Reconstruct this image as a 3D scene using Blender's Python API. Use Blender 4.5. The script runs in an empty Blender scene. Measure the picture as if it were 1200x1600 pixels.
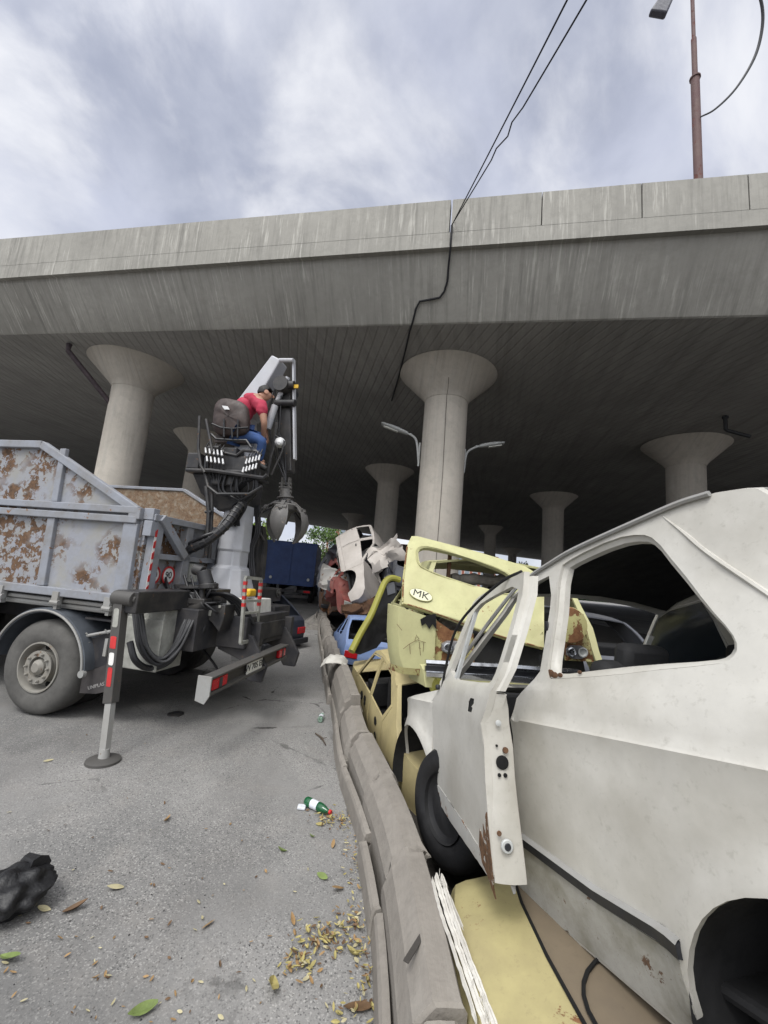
import bpy, bmesh, math, random
from mathutils import Vector, Matrix, Euler, noise
from mathutils.geometry import delaunay_2d_cdt, intersect_point_tri_2d
random.seed(7)
S = bpy.context.scene
COL = S.collection
V = Vector
R = math.radians
PI = math.pi
# ---------------------------------------------------------------- camera
FPX, TH, RO, CH = 650.0, math.atan(100/650.0), R(5.0), 1.7
cF = V((0, math.cos(TH), math.sin(TH)))
cU0 = V((0, -math.sin(TH), math.cos(TH)))
cR = V((math.cos(RO), 0, 0)) + cU0*math.sin(RO)
cU = cU0*math.cos(RO) - V((math.sin(RO), 0, 0))
CP = V((0, 0, CH))
def ray(px, py):
    return cF + cR*((px-600)/FPX) + cU*((800-py)/FPX)
def at_z(px, py, z):                # a point of the photo on a level plane
    d = ray(px, py); return CP + d*((z-CH)/d.z)
def at_y(px, py, y):                # ... on an upright plane y metres ahead
    d = ray(px, py); return CP + d*(y/d.y)
def on_plane(px, py, o, n):
    d = ray(px, py); return CP + d*((o-CP).dot(n)/d.dot(n))
def on_local(M, px, py, ax, v):     # ... on a plane of a thing's own frame
    I = M.inverted(); c = I @ CP; d = I.to_3x3() @ ray(px, py)
    return c + d*((v-c[ax])/d[ax])
cam = bpy.data.objects.new('camera', bpy.data.cameras.new('camera'))
COL.objects.link(cam)
cm = Matrix((cR, cU, -cF)).transposed().to_4x4(); cm.translation = CP
cam.matrix_world = cm
cam.data.sensor_fit = 'VERTICAL'; cam.data.sensor_height = 36
cam.data.lens = 36*FPX/1600
cam.data.clip_start = 0.05; cam.data.clip_end = 2000
S.camera = cam

# ---------------------------------------------------------------- materials
class NT:
    def __init__(s, name):
        m = bpy.data.materials.new(name); m.use_nodes = True
        s.m = m; s.t = m.node_tree; s.b = s.t.nodes['Principled BSDF']
        tc = s.n('ShaderNodeTexCoord'); s.obj = tc.outputs['Object']; s.gen = tc.outputs['Generated']
    def n(s, typ, **kw):
        nd = s.t.nodes.new(typ)
        for k, v in kw.items(): setattr(nd, k, v)
        return nd
    def l(s, a, b): s.t.links.new(a, b)
    def setin(s, nd, k, v):
        if hasattr(v, 'is_output'): s.l(v, nd.inputs[k])
        else:
            if isinstance(v, tuple) and len(v) == 3 and nd.inputs[k].type == 'RGBA': v = (*v, 1)
            nd.inputs[k].default_value = v
    def mapp(s, sc=(1, 1, 1), rot=(0, 0, 0), src=None):
        m = s.n('ShaderNodeMapping'); m.inputs['Scale'].default_value = sc; m.inputs['Rotation'].default_value = rot
        s.l(src or s.obj, m.inputs['Vector']); return m.outputs[0]
    def noise(s, scale, detail=6, rough=.6, vec=None, dist=0):
        n = s.n('ShaderNodeTexNoise'); n.inputs['Scale'].default_value = scale; n.inputs['Detail'].default_value = detail
        n.inputs['Roughness'].default_value = rough; n.inputs['Distortion'].default_value = dist
        s.l(vec or s.obj, n.inputs['Vector']); return n.outputs['Fac']
    def voro(s, scale, vec=None, feat='F1', out='Distance'):
        n = s.n('ShaderNodeTexVoronoi', feature=feat); n.inputs['Scale'].default_value = scale
        s.l(vec or s.obj, n.inputs['Vector']); return n.outputs[out]
    def ramp(s, fac, lo, hi, a=0.0, b=1.0):
        n = s.n('ShaderNodeMapRange'); n.inputs[1].default_value = lo; n.inputs[2].default_value = hi
        n.inputs[3].default_value = a; n.inputs[4].default_value = b; n.clamp = True
        s.l(fac, n.inputs[0]); return n.outputs[0]
    def mix(s, f, a, b, mode='MIX'):
        n = s.n('ShaderNodeMix', data_type='RGBA', blend_type=mode)
        for i, v in ((0, f), (6, a), (7, b)):
            if hasattr(v, 'is_output'): s.l(v, n.inputs[i])
            else: n.inputs[i].default_value = v if i == 0 else (*v, 1)
        return n.outputs[2]
    def math(s, op, a, b=0.0):
        n = s.n('ShaderNodeMath', operation=op)
        for i, v in ((0, a), (1, b)):
            if hasattr(v, 'is_output'): s.l(v, n.inputs[i])
            else: n.inputs[i].default_value = v
        return n.outputs[0]
    def bump(s, h, strength=.3, dist=.01):
        n = s.n('ShaderNodeBump'); n.inputs['Strength'].default_value = strength; n.inputs['Distance'].default_value = dist
        s.l(h, n.inputs['Height']); s.l(n.outputs[0], s.b.inputs['Normal'])
    def out(s, col, rough=.6, metal=0.0, spec=.5):
        s.setin(s.b, 'Base Color', col); s.setin(s.b, 'Roughness', rough); s.setin(s.b, 'Metallic', metal)
        s.b.inputs['Specular IOR Level'].default_value = spec
        return s.m
MATS = {}
def sc(c, k): return tuple(x*k for x in c)
def plain(name, c, rough=.6, metal=0, var=.25, scale=9, spec=.4, bump=.0):
    if name in MATS: return MATS[name]
    t = NT(name); f = t.noise(scale, 6, .65)
    col = t.mix(t.ramp(f, .3, .7), sc(c, 1-var), sc(c, 1+var*.6))
    rr = t.ramp(t.noise(scale*2.3, 4), .3, .7, max(.05, rough-.12), min(1, rough+.12))
    if bump: t.bump(t.noise(scale*8, 4), bump, .01)
    MATS[name] = t.out(col, rr, metal, spec); return MATS[name]
def rusty(name, paint, amount=.5, scale=4, rough=.5, dirt=(.20, .17, .13), dirtamt=.35, chip=(.11, .045, .02), chip2=(.22, .11, .05), streak=False, spec=.35, gate=0):
    """old paint with grime and rust patches of their own shape"""
    if name in MATS: return MATS[name]
    t = NT(name)
    n1 = t.noise(scale, 9, .68, dist=.4); n2 = t.noise(scale*3.1, 7, .7)
    vv = t.mapp((1, 1, .25)) if streak else None
    n3 = t.noise(scale*.7, 5, .6, vec=vv)
    pa = t.mix(t.ramp(n2, .3, .75), sc(paint, .86), paint)
    pa = t.mix(t.math('MULTIPLY', t.ramp(n3, .42, .72), dirtamt), pa, dirt)
    fine = t.noise(scale*14, 3, .7)
    pa = t.mix(t.math('MULTIPLY', t.ramp(fine, .58, .8), dirtamt*.6), pa, sc(dirt, .8))
    ru = t.mix(t.ramp(n2, .35, .65), chip, chip2)
    th = .72-.34*amount
    comb = t.math('ADD', t.math('MULTIPLY', n1, .72), t.math('MULTIPLY', n2, .28))
    mask = t.ramp(comb, th, th+.02)
    n6 = t.noise(scale*5.5, 6, .75); big = t.ramp(n1, .38, .60)
    th2 = .80-.30*amount
    m2 = t.math('MULTIPLY', t.ramp(t.math('ADD', t.math('MULTIPLY', n6, .8), t.math('MULTIPLY', big, .2)), th2, th2+.03), 1.0)
    mask = t.math('MAXIMUM', mask, m2)
    if gate: mask = t.math('MULTIPLY', mask, t.ramp(t.noise(gate, 3, .5), .40, .52))
    col = t.mix(mask, pa, ru)
    t.bump(t.math('SUBTRACT', t.math('MULTIPLY', fine, .25), mask), .25, .004)
    rr = t.mix(mask, (rough,)*3, (.9,)*3)
    MATS[name] = t.out(col, rr, 0, spec); return MATS[name]

def concrete(name, c, streak=0.0, boards=0.0, rot=0.0, scale=1.0):
    t = NT(name)
    n1 = t.noise(.55*scale, 8, .62); n2 = t.noise(6*scale, 6, .7); n3 = t.noise(45, 3, .6)
    col = t.mix(t.ramp(n1, .3, .7), sc(c, .78), sc(c, 1.12))
    col = t.mix(t.math('MULTIPLY', t.ramp(n2, .45, .75), .35), col, sc(c, .6))
    h = t.math('MULTIPLY', n3, .3)
    if streak:
        m = t.mapp((7, .3, .35)); a = t.noise(1.0, 6, .72, vec=m)
        m2 = t.mapp((13, .6, .7)); b = t.noise(1.0, 4, .7, vec=m2)
        gate = t.ramp(t.noise(.8, 4, .6), .42, .6)
        col = t.mix(t.math('MULTIPLY', t.ramp(a, .48, .66), t.math('MULTIPLY', t.ramp(t.noise(.45, 4, .65), .38, .62, .25, 1.0), .72*streak)), col, sc(c, .45))
        col = t.mix(t.math('MULTIPLY', t.math('MULTIPLY', t.ramp(b, .53, .62), gate), .62*streak), col, (.50, .485, .44))
        n7 = t.noise(2.2, 8, .75); col = t.mix(t.math('MULTIPLY', t.ramp(n7, .5, .72), .5), col, sc(c, .55))
        h = t.math('ADD', h, t.math('MULTIPLY', a, .8))
    if boards:
        m = t.mapp((1, 1, 1), (0, 0, rot))
        w = t.n('ShaderNodeTexWave', wave_type='BANDS', bands_direction='X', wave_profile='SIN')
        w.inputs['Scale'].default_value = 1.35; w.inputs['Distortion'].default_value = .35; w.inputs['Detail'].default_value = 2
        t.l(m, w.inputs['Vector'])
        ms = t.mapp((5, .25, 1), (0, 0, rot)); a = t.noise(1.0, 5, .7, vec=ms)
        line = t.ramp(w.outputs['Fac'], .0, .22, 1, 0)
        col = t.mix(t.math('MULTIPLY', t.math('MULTIPLY', line, t.ramp(n1, .35, .65)), .38*boards), col, sc(c, .45))
        col = t.mix(t.math('MULTIPLY', t.ramp(a, .45, .7), .6*boards), col, sc(c, .5))
        h = t.math('SUBTRACT', h, line)
    t.bump(h, .5, .02)
    MATS[name] = t.out(col, .88, 0, .25); return MATS[name]

def asphalt():
    t = NT('asphalt')
    n0 = t.noise(.35, 6, .6, dist=.6); n1 = t.noise(1.6, 8, .65); n2 = t.noise(75, 4, .75); vo = t.voro(150, out='Color')
    vb = t.n('ShaderNodeSeparateColor'); t.l(vo, vb.inputs[0])
    base = t.mix(t.ramp(n0, .38, .62), (.15, .148, .144), (.265, .258, .248))
    base = t.mix(t.math('MULTIPLY', t.ramp(n1, .5, .75), .55), base, (.11, .105, .10))
    n5 = t.noise(3.2, 5, .7); base = t.mix(t.math('MULTIPLY', t.ramp(n5, .50, .72), .4), base, (.30, .285, .265))
    st = t.mapp((.5, .13, 1), (0, 0, R(14))); n6 = t.noise(1.7, 4, .6, vec=st)
    base = t.mix(t.math('MULTIPLY', t.ramp(n6, .55, .7), .45), base, (.10, .095, .092))
    cl = t.ramp(t.noise(.9, 3, .5), .32, .52)
    base = t.mix(t.math('MULTIPLY', t.ramp(vb.outputs[0], .75, 1.0), t.math('MULTIPLY', cl, .6)), base, (.40, .39, .37))
    base = t.mix(t.math('MULTIPLY', t.ramp(vb.outputs[1], .78, 1.0), t.math('MULTIPLY', cl, .75)), base, (.05, .05, .05))
    base = t.mix(t.math('MULTIPLY', t.ramp(n2, .55, .8), .5), base, (.09, .088, .085))
    cr = t.voro(.8, vec=None, feat='DISTANCE_TO_EDGE')
    wob = t.math('ADD', cr, t.math('MULTIPLY', t.noise(5, 5, .7), .09))
    base = t.mix(t.math('MULTIPLY', t.ramp(wob, .045, .052, 1, 0), t.ramp(n0, .5, .58)), base, (.05, .048, .046))
    t.bump(t.math('ADD', t.math('MULTIPLY', vb.outputs[2], .6), t.math('MULTIPLY', n2, .8)), .55, .006)
    MATS['asphalt'] = t.out(base, .9, 0, .25); return MATS['asphalt']

# ---------------------------------------------------------------- mesh builder
def pip(p, poly):
    x, y = p; c = False; n = len(poly); j = n-1
    for i in range(n):
        xi, yi = poly[i]; xj, yj = poly[j]
        if (yi > y) != (yj > y) and x < (xj-xi)*(y-yi)/(yj-yi)+xi: c = not c
        j = i
    return c
def dense(poly, step, closed=True):
    out = []
    n = len(poly)
    for i in range(n if closed else n-1):
        a, b = V(poly[i]), V(poly[(i+1) % n]); k = max(1, int(math.ceil((b-a).length/step)))
        for j in range(k): out.append(tuple(a.lerp(b, j/k)))
    if not closed: out.append(tuple(poly[-1]))
    return out
def smooth_poly(pts, it=2, closed=True):
    """corner-cutting (Chaikin)"""
    for _ in range(it):
        o = []; n = len(pts)
        for i in range(n if closed else n-1):
            a, b = V(pts[i]), V(pts[(i+1) % n]); o += [tuple(a.lerp(b, .25)), tuple(a.lerp(b, .75))]
        if not closed: o = [tuple(pts[0])]+o[1:-1]+[tuple(pts[-1])]
        pts = o
    return pts
def tri2d(outer, holes, grid):
    vs = []; es = []
    for loop in [outer]+holes:
        b = len(vs); vs += [V(p) for p in loop]; n = len(loop)
        es += [(b+i, b+(i+1) % n) for i in range(n)]
    xs = [p[0] for p in outer]; ys = [p[1] for p in outer]
    if grid:
        x = min(xs)+grid*.5
        while x < max(xs):
            y = min(ys)+grid*.5
            while y < max(ys):
                if pip((x, y), outer) and not any(pip((x, y), h) for h in holes): vs.append(V((x, y)))
                y += grid
            x += grid
    v2, e2, f2, *_ = delaunay_2d_cdt(vs, es, [], 0, 1e-5)
    fs = []
    for f in f2:
        c = sum((v2[i] for i in f), V((0, 0)))/len(f)
        if pip(c, outer) and not any(pip(c, h) for h in holes): fs.append(list(f))
    return [tuple(v) for v in v2], fs

class MB:
    def __init__(s): s.v = []; s.f = []; s.mi = []; s.cur = 0
    def add(s, vs, fs):
        s.pad(); b = len(s.v); s.v += [V(v) for v in vs]; s.f += [[b+i for i in f] for f in fs]; s.pad(); return s
    def pad(s): s.mi += [s.cur]*(len(s.f)-len(s.mi))
    def mat(s, i): s.pad(); s.cur = i; return s
    def box(s, c, d, M=None):
        c = V(c); h = V(d)/2; vs = []
        for x in (-1, 1):
            for y in (-1, 1):
                for z in (-1, 1):
                    p = V((x*h.x, y*h.y, z*h.z)); vs.append(c + (M @ p if M else p))
        return s.add(vs, [(0, 1, 3, 2), (4, 6, 7, 5), (0, 4, 5, 1), (2, 3, 7, 6), (0, 2, 6, 4), (1, 5, 7, 3)])
    def bar(s, p, q, w, h=None, up=(0, 0, 1), w2=None, h2=None):
        p, q = V(p), V(q); h = h or w; d = (q-p).normalized(); up = V(up)
        sd = d.cross(up)
        if sd.length < 1e-4: sd = d.cross(V((1, 0, 0)))
        sd.normalize(); u = sd.cross(d); w2 = w2 or w; h2 = h2 or h
        vs = [p+sd*a*w/2+u*b*h/2 for a, b in ((-1, -1), (1, -1), (1, 1), (-1, 1))]+[q+sd*a*w2/2+u*b*h2/2 for a, b in ((-1, -1), (1, -1), (1, 1), (-1, 1))]
        return s.add(vs, [(3, 2, 1, 0), (4, 5, 6, 7), (0, 1, 5, 4), (1, 2, 6, 5), (2, 3, 7, 6), (3, 0, 4, 7)])
    def tube(s, pts, r, seg=8, caps=True):
        pts = [V(p) for p in pts]; n = len(pts); rr = r if isinstance(r, (list, tuple)) else [r]*n
        vs = []; fs = []; up = V((0, 0, 1)); px = None
        for i, p in enumerate(pts):
            d = (pts[min(i+1, n-1)]-pts[max(i-1, 0)]).normalized()
            if px is None:
                px = d.cross(up)
                if px.length < 1e-3: px = d.cross(V((1, 0, 0)))
            px = (px - d*px.dot(d)).normalized(); py = d.cross(px)
            for k in range(seg):
                a = 2*PI*k/seg; vs.append(p+(px*math.cos(a)+py*math.sin(a))*rr[i])
        for i in range(n-1):
            for k in range(seg):
                k2 = (k+1) % seg; fs.append((i*seg+k, i*seg+k2, (i+1)*seg+k2, (i+1)*seg+k))
        if caps: fs += [tuple(range(seg))[::-1], tuple((n-1)*seg+k for k in range(seg))]
        return s.add(vs, fs)
    def lathe(s, prof, seg=32, M=None, caps=True):
        M = M or Matrix(); vs = []; fs = []; n = len(prof)
        for r, z in prof:
            for k in range(seg):
                a = 2*PI*k/seg; vs.append(M @ V((r*math.cos(a), r*math.sin(a), z)))
        for i in range(n-1):
            for k in range(seg):
                k2 = (k+1) % seg; fs.append((i*seg+k, i*seg+k2, (i+1)*seg+k2, (i+1)*seg+k))
        if caps: fs += [tuple(range(seg))[::-1], tuple((n-1)*seg+k for k in range(seg))]
        return s.add(vs, fs)
    def cyl(s, p, q, r, r2=None, seg=16):
        return s.tube([p, q], [r, r if r2 is None else r2], seg)
    def prism(s, pts, vec):
        """closed polygon pts pushed along vec"""
        pts = [V(p) for p in pts]; vec = V(vec); n = len(pts)
        return s.add(pts+[p+vec for p in pts], [tuple(range(n))[::-1], tuple(range(n, 2*n))]+[(i, (i+1) % n, n+(i+1) % n, n+i) for i in range(n)])
    def panel(s, outer, holes, fn, grid=.1, thick=None):
        """a plane figure with holes, mapped by fn(u,v)->point; thick = function or vector to the back face"""
        v2, fs = tri2d(outer, holes, grid)
        fr = [V(fn(*p)) for p in v2]
        if thick is None: return s.add(fr, fs)
        bk = [f + (thick(*p) if callable(thick) else V(thick)) for f, p in zip(fr, v2)]
        cnt = {}
        for f in fs:
            for i in range(len(f)):
                a, b = f[i], f[(i+1) % len(f)]; cnt[(a, b)] = 1
        n = len(fr); side = [(a, b, n+b, n+a) for (a, b) in cnt if (b, a) not in cnt]
        return s.add(fr+bk, [tuple(f)[::-1] for f in fs]+[tuple(n+i for i in f) for f in fs]+side)
    def grid(s, rows):
        nr, nc = len(rows), len(rows[0]); vs = [p for r in rows for p in r]
        return s.add(vs, [(i*nc+j, i*nc+j+1, (i+1)*nc+j+1, (i+1)*nc+j) for i in range(nr-1) for j in range(nc-1)])
    def warp(s, fn):
        s.v = [V(fn(v)) for v in s.v]; return s
    def build(s, name, mat, parent=None, smooth=True, bevel=0, solid=0, ang=35, merge=1e-4, sub=0, seg=2):
        me = bpy.data.meshes.new(name)
        me.from_pydata([tuple(v) for v in s.v], [], s.f)
        s.pad()
        if any(s.mi): me.polygons.foreach_set('material_index', s.mi)
        bm = bmesh.new(); bm.from_mesh(me)
        if merge: bmesh.ops.remove_doubles(bm, verts=bm.verts, dist=merge)
        bmesh.ops.recalc_face_normals(bm, faces=bm.faces)
        bm.to_mesh(me); bm.free()
        if smooth:
            me.shade_smooth(); me.set_sharp_from_angle(angle=R(ang))
        o = bpy.data.objects.new(name, me); COL.objects.link(o)
        for mm in (mat if isinstance(mat, (list, tuple)) else [mat]):
            if mm: me.materials.append(mm)
        if parent: o.parent = parent
        if bevel:
            b = o.modifiers.new('bevel', 'BEVEL'); b.width = bevel; b.segments = seg; b.limit_method = 'ANGLE'; b.angle_limit = R(40); b.harden_normals = False
        if solid:
            b = o.modifiers.new('solid', 'SOLIDIFY'); b.thickness = solid; b.offset = -1
            if smooth:
                b = o.modifiers.new('split', 'EDGE_SPLIT'); b.split_angle = R(44); b.use_edge_sharp = True
        if sub:
            b = o.modifiers.new('sub', 'SUBSURF'); b.levels = sub; b.render_levels = sub
        return o
def tag(o, label=None, cat=None, group=None, kind=None):
    if label: o['label'] = label
    if cat: o['category'] = cat
    if group: o['group'] = group
    if kind: o['kind'] = kind
    return o
def thing(name, label, cat, M=None, group=None):
    o = bpy.data.objects.new(name, None); COL.objects.link(o); o.empty_display_size = .2
    if M is not None: o.matrix_world = M
    return tag(o, label, cat, group)
def pose(loc, yaw=0, pitch=0, roll=0, scale=1.0):
    M = (Matrix.Rotation(R(yaw), 4, 'Z') @ Matrix.Rotation(R(pitch), 4, 'Y') @ Matrix.Rotation(R(roll), 4, 'X') @ Matrix.Scale(scale, 4))
    M.translation = V(loc); return M
def copy_tree(o, parent=None):
    c = o.copy(); COL.objects.link(c)
    if parent: c.parent = parent
    for ch in list(o.children): copy_tree(ch, c)
    return c
def text_mesh(body, size, M, name, mat, parent, depth=.002):
    cu = bpy.data.curves.new('t', 'FONT'); cu.body = body; cu.size = size; cu.align_x = 'CENTER'; cu.align_y = 'CENTER'; cu.extrude = depth
    t = bpy.data.objects.new('t', cu); COL.objects.link(t)
    dg = bpy.context.evaluated_depsgraph_get(); me = bpy.data.meshes.new_from_object(t.evaluated_get(dg))
    bpy.data.objects.remove(t); me.transform(M); me.materials.clear(); me.materials.append(mat)
    o = bpy.data.objects.new(name, me); COL.objects.link(o)
    if parent: o.parent = parent
    return o
def lerp_table(x, xs, ys):
    if x <= xs[0]: return ys[0]
    for i in range(len(xs)-1):
        if x <= xs[i+1]: return ys[i]+(ys[i+1]-ys[i])*(x-xs[i])/(xs[i+1]-xs[i])
    return ys[-1]
def catmull(pts, n=6):
    pts = [V(p) for p in pts]; out = []
    P = [pts[0]*2-pts[1]]+pts+[pts[-1]*2-pts[-2]]
    for i in range(1, len(P)-2):
        a, b, c, d = P[i-1:i+3]
        for k in range(n):
            t = k/n; out.append(.5*((2*b)+(c-a)*t+(2*a-5*b+4*c-d)*t*t+(3*b-a-3*c+d)*t**3))
    out.append(pts[-1]); return out
# ================================================================ sky and light
SUN_EL, SUN_AZ = R(58), R(205)          # azimuth clockwise from +Y: behind the camera, to its left
sdir = V((math.sin(SUN_AZ)*math.cos(SUN_EL), math.cos(SUN_AZ)*math.cos(SUN_EL), math.sin(SUN_EL)))
W = bpy.data.worlds.new('World'); S.world = W; W.use_nodes = True
nt = W.node_tree; bg = nt.nodes['Background']
def wn(t, **k):
    n = nt.nodes.new(t)
    for a, b in k.items(): setattr(n, a, b)
    return n
sky = wn('ShaderNodeTexSky', sky_type='NISHITA'); sky.sun_disc = False; sky.sun_elevation = SUN_EL; sky.sun_rotation = SUN_AZ
tc = wn('ShaderNodeTexCoord'); sep = wn('ShaderNodeSeparateXYZ'); nt.links.new(tc.outputs['Generated'], sep.inputs[0])
zc = wn('ShaderNodeMath', operation='MAXIMUM'); nt.links.new(sep.outputs[2], zc.inputs[0]); zc.inputs[1].default_value = .0
za = wn('ShaderNodeMath', operation='ADD'); nt.links.new(zc.outputs[0], za.inputs[0]); za.inputs[1].default_value = .55
comb = wn('ShaderNodeCombineXYZ')
for i in (0, 1):
    d = wn('ShaderNodeMath', operation='DIVIDE'); nt.links.new(sep.outputs[i], d.inputs[0]); nt.links.new(za.outputs[0], d.inputs[1]); nt.links.new(d.outputs[0], comb.inputs[i])
def cnoise(scale, det, off, dist=0):
    m = wn('ShaderNodeMapping'); m.inputs['Location'].default_value = off; nt.links.new(comb.outputs[0], m.inputs[0])
    n = wn('ShaderNodeTexNoise'); n.inputs['Scale'].default_value = scale; n.inputs['Detail'].default_value = det; n.inputs['Roughness'].default_value = .56; n.inputs['Distortion'].default_value = dist
    nt.links.new(m.outputs[0], n.inputs[0]); return n.outputs['Fac']
def wramp(f, a, b, c=0., d=1.):
    n = wn('ShaderNodeMapRange', interpolation_type='SMOOTHSTEP'); nt.links.new(f, n.inputs[0])
    for i, v in enumerate((a, b, c, d)): n.inputs[i+1].default_value = v
    return n.outputs[0]
def wmix(f, a, b):
    n = wn('ShaderNodeMix', data_type='RGBA')
    for i, v in ((0, f), (6, a), (7, b)):
        if hasattr(v, 'is_output'): nt.links.new(v, n.inputs[i])
        else: n.inputs[i].default_value = v if i == 0 else (*v, 1)
    return n.outputs[2]
CL = 7.2
f1 = wramp(cnoise(3.0, 10, (3.1, 1.7, 0), .3), .36, .64)
f2 = wramp(cnoise(2.3, 10, (4.9, 5.15, 4), .4), .48, .66)
cloud = wmix(f1, sc((.50, .535, .66), CL), sc((.72, .755, .90), CL))
f3 = wramp(cnoise(9, 10, (1.3, 5.6, 2), .3), .35, .68)
hz = wramp(sep.outputs[2], .25, .62, .55, 0.)
cloud = wmix(hz, cloud, sc((.80, .84, .98), CL))
cf = wn('ShaderNodeMath', operation='MULTIPLY'); nt.links.new(f3, cf.inputs[0]); cf.inputs[1].default_value = .38
cloud = wmix(cf.outputs[0], cloud, sc((.86, .89, 1.0), CL))
cloud = wmix(f2, cloud, sc((1.08, 1.09, 1.14), CL))
dt = wn('ShaderNodeVectorMath', operation='DOT_PRODUCT'); nt.links.new(tc.outputs['Generated'], dt.inputs[0]); dt.inputs[1].default_value = sdir
glow = wramp(dt.outputs['Value'], .45, 1.0)
cloud = wmix(glow, cloud, sc((3.2, 3.2, 3.2), CL))
fin = wmix(.88, sky.outputs[0], cloud)
nt.links.new(fin, bg.inputs['Color']); bg.inputs['Strength'].default_value = .1
sun = bpy.data.lights.new('sun', 'SUN'); sun.energy = 1.5; sun.angle = R(18); sun.color = (1, .985, .96)
so = bpy.data.objects.new('sun', sun); COL.objects.link(so); so.rotation_euler = (-sdir).to_track_quat('-Z', 'Y').to_euler(); so.location = (0, -5, 20)
S.view_settings.view_transform = 'Standard'; S.view_settings.look = 'None'; S.view_settings.gamma = 1; S.view_settings.exposure = .35
S.cycles.use_denoising = True
S.cycles.max_bounces = 8; S.cycles.diffuse_bounces = 4

# ================================================================ ground
asphalt()
m = MB()
N = 60
def gcoord(i, lo, hi): return lo+(hi-lo)*i/N
rows = [[V((-250+500*j/10, -60+460*i/10, 0)) for j in range(11)] for i in range(11)]
m.grid(rows)
tag(m.build('ground', MATS['asphalt'], smooth=False), 'worn grey asphalt yard under and before the overpass', 'ground', kind='structure')
# ================================================================ overpass
concrete('con_fascia', (.32, .31, .28), streak=1.0)
concrete('con_under', (.34, .33, .312), boards=1.0, rot=R(-24))
concrete('con_pillar', (.50, .46, .40), streak=.6)
concrete('con_old', (.235, .215, .19), streak=.12, scale=3)
Bx = V((.977, -.212, 0)).normalized(); By = V((.212, .977, 0)).normalized()
BO = V((1.46, 11.1, 0))
MBR = Matrix((Bx, By, V((0, 0, 1)))).transposed().to_4x4(); MBR.translation = BO
IBR = MBR.inverted()
def b_on(px, py, v):
    q = on_local(MBR, px, py, 1, v); return q
e0 = (IBR @ at_z(640, 508, 7.45)).y
def linez(pts, v):
    q = [b_on(*p, v) for p in pts]
    n = len(q); mx = sum(a.x for a in q)/n; mz = sum(a.z for a in q)/n
    k = sum((a.x-mx)*(a.z-mz) for a in q)/sum((a.x-mx)**2 for a in q)
    return lambda s, k=k, mx=mx, mz=mz: mz+k*(s-mx)
OV = .95
zU = linez([(0, 522), (640, 508), (1200, 492)], e0)
zL = linez([(0, 435), (705, 385), (1200, 352)], e0-OV)
zT = linez([(0, 372), (705, 312), (1200, 266)], e0-OV)
bridge = thing('overpass', 'long grey concrete overpass with streaked side girder and parapet carried on round pillars', 'overpass', MBR)
s0, s1 = -70.0, 60.0
ss = [s0+(s1-s0)*i/40 for i in range(41)]
# side girder: underside lip -> sloping web -> drip edge -> parapet foot
g = MB(); rws = []
for s in ss:
    u, l, t = zU(s), zL(s), zT(s); mid = l+(t-l)*.30
    rws.append([V((s, e0+.06, u+.03)), V((s, e0+.04, u)), V((s, e0, u+.02)), V((s, e0-OV+.16, l-.06)), V((s, e0-OV+.14, l+.02)), V((s, e0-OV, l)), V((s, e0-OV, mid)), V((s, e0-OV+.28, mid)), V((s, e0-OV+.3, l+.15)), V((s, e0+2.0, l+.1))])
g.grid(rws); go = g.build('side_girder', MATS['con_fascia'], bridge, ang=25)
# parapet panels above the foot, with the joints the photo shows
js = [(b_on(705, 330, e0-OV).x, .045), (b_on(847, 320, e0-OV).x, .022), (b_on(1003, 310, e0-OV).x, .022), (b_on(1170, 300, e0-OV).x, .022)]
edges = [(s0, 0)]+js+[(b_on(1170, 300, e0-OV).x+(js[3][0]-js[2][0])*k, .022) for k in (1, 2)]+[(s1, 0)]
for i in range(len(edges)-1):
    a = edges[i][0]+edges[i][1]/2; b = edges[i+1][0]-edges[i+1][1]/2
    k = max(1, int((b-a)/3)); rw = []
    for j in range(k+1):
        s = a+(b-a)*j/k; l, t = zL(s), zT(s); mid = l+(t-l)*.30+.002
        jt = .012*noise.noise(V((s*.8, 0, 3)))
        rw.append([V((s, e0-OV-.003, mid)), V((s, e0-OV-.003, t-.03+jt)), V((s, e0-OV+.03, t+jt)), V((s, e0-OV+.22, t+jt)), V((s, e0-OV+.25, mid))])
    p = MB(); p.grid(rw)
    n = len(p.v); p.f += [[0, 4, 3, 2, 1], [n-5, n-4, n-3, n-2, n-1]]
    p.build('parapet_panel', MATS['con_fascia'], bridge, ang=25)
# slab with its underside reaching far back; the far edge where the photo shows sky below it
far = [at_z(x, y, 7.45) for x, y in ((120, 776), (328, 804), (478, 824), (536, 832), (800, 868), (900, 879))]
far = [IBR @ p for p in far]
far = [V((s0, far[0].y*.75, 0))]+far+[V((s1+40, far[-1].y+10, 0))]
poly = [(s0, e0+.03)]+[(p.x, p.y) for p in far]+[(s1+40, e0+.03)]
d = MB(); d.panel([tuple(p) for p in poly], [], lambda x, y: V((x, y, zU(x)+.004)), grid=6, thick=lambda x, y: V((0, 0, 1.1)))
d.build('deck_slab', MATS['con_under'], bridge, ang=25)

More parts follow.
